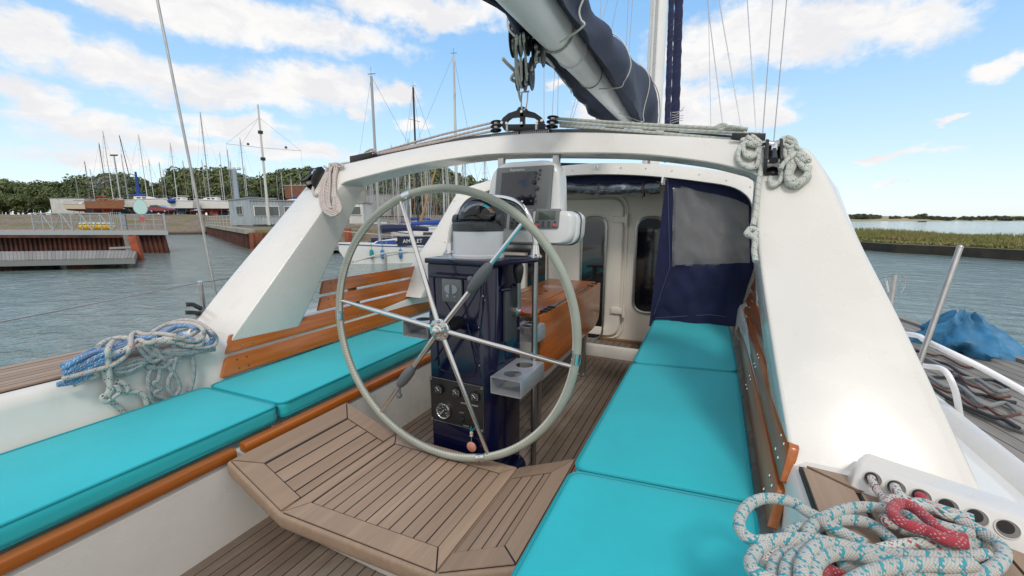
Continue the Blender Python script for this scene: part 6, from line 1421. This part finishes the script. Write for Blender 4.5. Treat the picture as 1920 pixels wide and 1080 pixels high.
# lamp tower, signal mast, flood tower
a = GP(449, 57, 0); zb = ztop(a, 426); lt = thing('lamp_tower', Vector((a.x, a.y, zb)), 'blue-grey steel lamp tower standing against the portable cabin', 'lamp tower')
MB().tube([Vector((a.x, a.y, zb)), Vector((a.x, a.y, ztop(a, 318)))], [.42, .30], 4).build('column', mat('tower_grey', (.30, .36, .42), .6), lt, 20)
tt_ = Vector((a.x, a.y, ztop(a, 318)))
MB().tube([tt_ - CR * .9, tt_ + CR * .9], .07, 5).build('lamp_arm', GALV, lt)
for o in (-.7, 0, .7): MB().box(tt_.x + CR.x * o - .16, tt_.x + CR.x * o + .16, tt_.y + CR.y * o - .16, tt_.y + CR.y * o + .16, tt_.z + .02, tt_.z + .3, .03).build('lamp', PALE, lt)
a = GP(504, 50, 0); zb = ztop(a, 422); sgm = thing('signal_mast', Vector((a.x, a.y, zb)), 'tall white signal mast with a long yardarm and two red balls', 'signal mast')
MB().tube([Vector((a.x, a.y, zb)), Vector((a.x, a.y, ztop(a, 196)))], [.17, .09], 8).build('mast', MASTM['white'], sgm)
ya = Vector((a.x, a.y, ztop(a, 277))); y0_ = ya - CR * 4.2 + Vector((0, 0, .45)); y1_ = ya + CR * 4.6 - Vector((0, 0, .35))
MB().tube([y0_, ya, y1_], .035, 5).build('yardarm', MASTM['white'], sgm)
for t_, m_ in ((y0_.lerp(ya, .62), REDB), (y1_.lerp(ya, .38), REDB)): MB().ball((t_.x, t_.y, t_.z + .25), .16, 8).build('signal_ball', mat('dull_red', (.30, .07, .06), .7), sgm)
tp2 = Vector((a.x, a.y, ztop(a, 196)))
for q in (y0_, y1_, y0_.lerp(y1_, .2)): MB().tube([tp2.lerp(ya, .3), q], .012, 4).tube([q, Vector((q.x, q.y, zb + 1))], .010, 4).build('signal_halyard', WIREM, sgm)
for yy in (248, 298): z_ = ztop(a, yy); MB().box(a.x - .2, a.x + .2, a.y - .2, a.y + .2, z_ - .18, z_ + .18, .03).build('lamp', MASTM['black'], sgm)
a = GP(232, 140, 0); zb = gz(232, 140); ft = thing('floodlight_tower', Vector((a.x, a.y, zb)), 'slim floodlight tower with a lamp bar above the silver tree', 'floodlight tower')
MB().tube([Vector((a.x, a.y, zb)), Vector((a.x, a.y, ztop(a, 292)))], [.3, .2], 6).build('column', GALV, ft)
z_ = ztop(a, 292); MB().tube([Vector((a.x, a.y, z_)) - CR * 1.2, Vector((a.x, a.y, z_)) + CR * 1.2], .12, 4).build('lamp_bar', GALV, ft)
for o in (-1, -.3, .3, 1): c = Vector((a.x, a.y, z_)) + CR * o; MB().box(c.x - .25, c.x + .25, c.y - .2, c.y + .2, z_ + .05, z_ + .4, .03).build('floodlight', DGREY, ft)
# fence on the quay, far side pontoon and posts
a, b = GP(386, 69, 0), GP(432, 46, 0); za = WZ + 1.62; railing('quay_fence', [Vector((a.x, a.y, za)), Vector((b.x, b.y, za))], 1.25, 'pale metal fence along the quay left of the portable cabin', 9, 2, .03, mat('fence_pale', (.5, .5, .46), .6))
for px, y0, y1, d_, lb in ((651, 428, 462, 33.2, 'reddish brown wooden post at the edge of the grass bank'), (742, 442, 470, 34.5, 'weathered brown post behind the lettered cruiser')):
    p = GP(px, d_, 0); solo('mooring_post', MB().tube([Vector((p.x, p.y, WZ - .5)), Vector((p.x, p.y, ztop(p, y0)))], .26, 8), ORUST, lb, 'post')
pa_, pb_, pc_, pd_ = onz(560, 462, WZ + .5), onz(690, 462, WZ + .5), onz(690, 452, WZ + .5), onz(560, 452, WZ + .5)
p2 = thing('marina_pontoon', pa_, 'timber pontoon at the foot of the grass bank, bow of the cruiser beside it', 'pontoon')
MB().prism([pa_, pb_, pc_, pd_], (0, 0, -.10)).build('deck', TIMBER, p2, 20); MB().prism([p - Vector((0, 0, .11)) for p in (pa_, pb_, pc_, pd_)], (0, 0, -.18)).build('side_beam', mat('grey_beam', (.20, .22, .22), .8), p2, 20)
for x0, x1 in ((580, 605), (630, 655)): MB().prism([onz(x0, 463, WZ + .2), onz(x1, 463, WZ + .2), onz(x1, 456, WZ + .2), onz(x0, 456, WZ + .2)], (0, 0, -.4), bev=.02).build('float', mat('stained_float', (.50, .48, .42), .8), p2, 20)
# ---- trees
def leafmat(name, c1, c2, c3):
    m = bpy.data.materials.new(name); m.use_nodes = True; k = G(m.node_tree); b = k.n['Principled BSDF']; b.inputs['Roughness'].default_value = .7
    r_ = k.n.new('ShaderNodeNewGeometry').outputs['Random Per Island']; f = k.noise(k.n.new('ShaderNodeTexCoord').outputs['Object'], .55, 3, .5)
    col = k.mix(k.smooth(f, .35, .65), c1, c2); col = k.mix(k.math('MULTIPLY', r_, .5), col, c3); k.put(b.inputs['Base Color'], col); return m
LG = leafmat('leaves_dark', (.038, .066, .022), (.075, .112, .034), (.12, .15, .055)); LY = leafmat('leaves_mid', (.070, .108, .032), (.115, .155, .045), (.17, .19, .08)); LS = leafmat('leaves_silver', (.20, .23, .20), (.32, .35, .32), (.10, .12, .08))
BARK = mat('bark', (.09, .065, .045), .9)
def treeproto(seed, H, Wd, m, label, nleaf=2600, grp='trees behind the boatyard', ls=.42, base=.16):
    rd = random.Random(seed); t = thing('tree', (0, 0, 0), label, 'tree', grp)
    tr = MB(); tr.tube([(0, 0, -.5), (.1, .05, H * .25), (0, .1, H * .6)], [H * .026, H * .02, H * .01], 7)
    blobs = []
    for i in range(15):
        a = rd.uniform(0, 6.28); r_ = Wd * .36 * math.sqrt(rd.random()); z = H * (base + .14 + (.84 - base - .14) * rd.random() ** .8); k_ = 1 - .55 * max(0, (z / H - .55)) / .45
        c = Vector((math.cos(a) * r_ * k_, math.sin(a) * r_ * k_, z)); blobs.append((c, rd.uniform(.16, .27) * Wd * (.75 + .25 * k_)))
        if i < 8: tr.tube([(0, .05, H * .3), tuple(c * .6 + Vector((0, 0, H * .12))), tuple(c)], [H * .011, H * .007, H * .003], 5)
    tr.build('trunk', BARK, t)
    lf = MB(); per = nleaf // len(blobs)
    for c, r_ in blobs:
        for _ in range(per):
            d_ = Vector((rd.gauss(0, 1), rd.gauss(0, 1), rd.gauss(0, 1))).normalized(); rr_ = r_ * (rd.random() ** .35) * (1 + .25 * noise.noise(d_ * 2.3 + c)); p = c + d_ * rr_; p.z = c.z + (p.z - c.z) * .85
            u = Vector((rd.gauss(0, 1), rd.gauss(0, 1), rd.gauss(0, 1))).normalized(); n_ = (d_ + u * .7).normalized(); a_ = n_.orthogonal().normalized(); b2_ = n_.cross(a_); s_ = ls * rd.uniform(.6, 1.3)
            lf.add([p - a_ * s_, p + b2_ * s_ * .6, p + a_ * s_, p - b2_ * s_ * .6], [[0, 1, 2, 3]])
    me_ = lf.build('crown', m, t, 0); return t
tps = [treeproto(1, 13, 11, LG, 'dark green broadleaf tree in the wood behind the boatyard'), treeproto(2, 14, 9.5, LG, 'dark green broadleaf tree in the wood behind the boatyard'), treeproto(3, 11, 11, LY, 'lighter green tree in the wood behind the boatyard'), treeproto(4, 12.5, 10, LY, 'lighter green tree in the wood behind the boatyard')]
sp_ = treeproto(5, 15, 12, LS, 'silvery grey leaved tree at the left, behind the old wooden boat', grp=None, ls=.35); b = GP(208, 150, gz(208, 150)); sp_.location = b
s2_ = copy_tree(sp_); s2_['label'] = 'silvery grey leaved tree behind the lamp tower'; s2_.location = GP(462, 155, gz(462, 155)); s2_.scale = (.9, .9, 1.0)
sky_y = [(-420, 330), (140, 338), (160, 335), (205, 322), (250, 326), (285, 344), (310, 346), (330, 326), (360, 314), (400, 320), (430, 312), (470, 326), (486, 345), (520, 326), (560, 312), (600, 316), (640, 330), (700, 318), (760, 306), (800, 300), (850, 318), (900, 335), (950, 345), (1100, 380)]
def sky(px):
    for (a, ya_), (b, yb_) in zip(sky_y, sky_y[1:]):
        if a <= px <= b: return ya_ + (yb_ - ya_) * (px - a) / (b - a)
    return 360
first = set(); ti = 0
for row, (d_, step, dy) in enumerate(((158, 15, 3), (172, 17, -2), (146, 26, 22), (132, 15, 26), (116, 14, 44))):
    px = -400 if row < 3 else 630
    while px < 980:
        pr = rnd.choice(tps); ti += 1
        o = pr if pr.name not in first else copy_tree(pr); first.add(pr.name)
        x = px + rnd.uniform(-5, 5); dd = d_ + rnd.uniform(-5, 5) + (10 if x > 640 else 0); p = GP(x, dd, gz(x, dd)); h_ = ztop(p, sky(x) + dy + rnd.uniform(-4, 7)) - p.z
        H0 = {0: 13, 1: 14, 2: 11, 3: 12.5}[tps.index(pr)]
        if h_ < 4: h_ = 4 + rnd.random()
        o.location = p - Vector((0, 0, .3)); s_ = h_ / (H0 * .97); o.scale = (max(s_, .55), max(s_, .55), s_); o.rotation_euler.z = rnd.uniform(0, 6.28)
        px += step * (2.2 if px < -80 else 1)
# ---- starboard side: islet, far shore
grm = bpy.data.materials.new('marsh_grass'); grm.use_nodes = True; k = G(grm.node_tree); b_ = k.n['Principled BSDF']; b_.inputs['Roughness'].default_value = .85
f_ = k.noise(k.n.new('ShaderNodeTexCoord').outputs['Object'], .22, 4, .6); rr2_ = k.n.new('ShaderNodeNewGeometry').outputs['Random Per Island']
k.put(b_.inputs['Base Color'], k.mix(k.math('MULTIPLY', rr2_, .5), k.ramp(f_, [(.35, (.27, .20, .09)), (.5, (.15, .18, .04)), (.65, (.20, .23, .06))]), (.24, .19, .10)))
fr = [(1440, 456), (1560, 463), (1620, 469), (1680, 474), (1770, 479), (1900, 488), (2200, 505)]
front = [onz(x, y, WZ) for x, y in fr]; IZ = WZ + .62
back = [GP(x, d_, 0) for x, d_ in ((1440, 62), (1560, 60), (1620, 60), (1680, 55), (1770, 48), (1900, 42), (2200, 34))]
MUD = mat('wet_mud_wall', (.035, .030, .022), .7, var=.4, vscale=1.2, bump=.6, bscale=6)
iw = MB(); lo_ = [Vector((p.x, p.y, WZ - .6)) for p in front]; hi_ = [Vector((p.x, p.y, IZ)) for p in front]
iw.loft([lo_, hi_], closed_ring=False, caps=False); tag(iw.build('islet_bank', MUD, None, 20), kind='structure')
tag(MB().loft([hi_, [Vector((p.x, p.y, IZ + .1)) for p in [f.lerp(b, .5) for f, b in zip(front, back)]], [Vector((b.x, b.y, WZ - .2)) for b in back]], closed_ring=False, caps=False).build('islet', mat('islet_soil', (.14, .12, .06), .9, var=.3, vscale=.6), None, 20), kind='structure')
gr_ = MB(); rd = random.Random(3)
for _ in range(26000):
    i = rd.randrange(len(front) - 1); t = rd.random(); v = rd.random() ** 1.2 * .88 + .03; f0 = front[i].lerp(front[i + 1], t); b0 = back[i].lerp(back[i + 1], t); p = f0.lerp(b0, v); p.z = IZ + .04
    h = rd.uniform(.18, .5) * (.6 + 1.6 * max(0, noise.noise(p * .16) + .25)) * (1.0 if v > .12 else .35); w = rd.uniform(.05, .12); u = CR * w; ln = Vector((rd.uniform(-.2, .2), rd.uniform(-.2, .2), 0))
    gr_.add([p - u, p + u, p + ln + Vector((0, 0, h))], [[0, 1, 2]])
tag(gr_.build('marsh_grass', grm, None, 0), 'tufted green and straw coloured marsh grass covering the islet', 'grass', kind='stuff')
SAND = mat('far_sand', (.42, .33, .20), .9, col2=(.20, .20, .10), vscale=.02)
fs = []
for px in range(1380, 2260, 20):
    d_ = 820 + 60 * math.sin(px * .011); fs.append((px, d_))
tag(MB().loft([[GP(px, d_, WZ - .5) for px, d_ in fs], [GP(px, d_ + 6, WZ + 1.6) for px, d_ in fs], [GP(px, d_ + 150, WZ + 8 + 4 * math.sin(px * .03)) for px, d_ in fs], [GP(px, d_ + 700, WZ + 13 + 4 * math.sin(px * .023 + 2)) for px, d_ in fs]], closed_ring=False, caps=False).build('far_shore', SAND, None, 180), kind='structure')
FL = leafmat('leaves_far', (.055, .075, .045), (.085, .105, .06), (.13, .14, .09))
far = treeproto(9, 11, 15, FL, 'dark tree on the far shore across the water', 1400, 'trees on the far shore', .8, .02)
fi = 0
for px in list(range(1560, 1652, 5)) + list(range(1652, 1672, 9)) + list(range(1672, 1790, 7)) + list(range(1790, 1990, 9)):
    o = far if fi == 0 else copy_tree(far); fi += 1; d_ = 850 + rnd.uniform(0, 60); x = px + rnd.uniform(-3, 3)
    ht = (13 if px < 1650 else 3 if px < 1672 else 9.5) * rnd.uniform(.75, 1.1) + (5 if abs(px - 1728) < 4 else 0); s_ = ht / 10.5; o.location = GP(x, d_, WZ + 1.2); o.scale = (s_ * 1.2 if s_ > .5 else .8, s_ * 1.2 if s_ > .5 else .8, s_); o.rotation_euler.z = rnd.uniform(0, 6.28)
db_ = GP(1730, 420, WZ); sb2 = thing('distant_boat', db_, 'tiny dark boat on the open water near the far shore', 'boat')
MB().loft([[db_ + CR * x + Vector((-CR.y, CR.x, 0)) * y * w + Vector((0, 0, z)) for y, z in ((-1, .9), (-.7, -.2), (.7, -.2), (1, .9))] for x, w in ((-4, .9), (-1, 1.2), (2, 1.1), (4.4, .1))]).build('hull', AF['black'], sb2, 40)
MB().box(db_.x - 1, db_.x + .8, db_.y - .7, db_.y + .7, WZ + .8, WZ + 1.9, .1).build('wheelhouse', GALV, sb2)
# ---- jetty alongside to starboard
SZ = -.62
jq = [onz(1655, 598, SZ), onz(1700, 606, SZ), onz(1780, 634, SZ), onz(2050, 740, SZ), onz(2300, 1000, SZ), onz(1900, 1080, SZ), onz(1560, 700, SZ)]
sj = thing('wooden_jetty', jq[2], 'grey weathered wooden jetty alongside the starboard quarter', 'jetty')
o1 = jq[0]; far_e = (jq[2] - jq[1]).normalized(); perp = Vector((far_e.y, -far_e.x, 0)); perp = perp if perp.dot(CAM - jq[2]) > 0 else -perp
dk = MB()
for i in range(46):
    s_ = i * .155; a = jq[1] - far_e * 1.6 + perp * s_; b = a + far_e * 9.5
    dk.prism([a, b, b + perp * .142, a + perp * .142], (0, 0, -.04), bev=0)
dk.build('decking', TIMBER, sj, 20)
MB().prism([jq[1] - far_e * 1.7 - perp * .12 + Vector((0, 0, .05)), jq[1] + far_e * 8 - perp * .12 + Vector((0, 0, .05)), jq[1] + far_e * 8 + perp * .0 + Vector((0, 0, .05)), jq[1] - far_e * 1.7 + Vector((0, 0, .05))], (0, 0, -.45)).build('edge_beam', TIMBER, sj, 20)
for i in range(4): c = jq[1] + far_e * (i * 2.2 - .5) + perp * .4; MB().cyl((c.x, c.y, WZ - 1), (c.x, c.y, SZ - .05), .15, 10).build('pile', TIMBER, sj)
HOSE = mat('rusty_hose', (.12, .045, .03), .7); HOS2 = mat('dark_hose', (.03, .035, .04), .6); HOS3 = mat('grey_hose', (.22, .23, .23), .7)
for i in range(9):
    rd = random.Random(i + 5); pts = []; x0, y0 = 1690 + i * 4, 640 + i * 12
    for j in range(8): pts.append(onz(x0 + j * 28 + rd.uniform(-6, 6), y0 + j * 9 + rd.uniform(-7, 9) + (8 if j > 3 else 0), SZ + .03 + .012 * (i % 4)))
    solo('deck_hose', MB().tube(spline(pts, 6), .014 + .004 * (i % 3), 7), (HOSE, HOS2, HOS3)[i % 3], ('rust brown', 'black', 'grey')[i % 3] + ' hose snaking over the wooden jetty, among several tangled ones', 'hose', 'hoses tangled on the wooden jetty')
tc_ = onz(1800, 650, SZ); tarp = MB(); rings = []
for j in range(17):
    v = j / 16; rg2 = []
    for i in range(64):
        a_ = 2 * math.pi * i / 64; r_ = (.48 - .40 * v ** 1.5); n3_ = Vector((math.cos(a_) * 1.6, math.sin(a_) * 1.6, v * 1.2))
        r_ *= 1 + .35 * noise.noise(n3_ * 1.3) + .16 * math.sin(a_ * 7 + v * 5 + 3 * noise.noise(n3_)) * (1 - v * .5) + .10 * noise.noise(n3_ * 6)
        rg2.append(tc_ + far_e * math.cos(a_) * r_ * 1.3 + perp * math.sin(a_) * r_ + Vector((0, 0, v * .50 + .12 * noise.noise(n3_ * 2.2 + Vector((4, 0, 0))) * v + .04 * noise.noise(n3_ * 7))))
    rings.append(rg2)
solo('tarpaulin', tarp.loft(rings), mat('blue_tarp', (.035, .19, .36), .5, var=.3, vscale=3, bump=.8, bscale=12), 'crumpled blue tarpaulin bundle at the outer edge of the wooden jetty', 'tarpaulin', at=tc_, smooth=75)
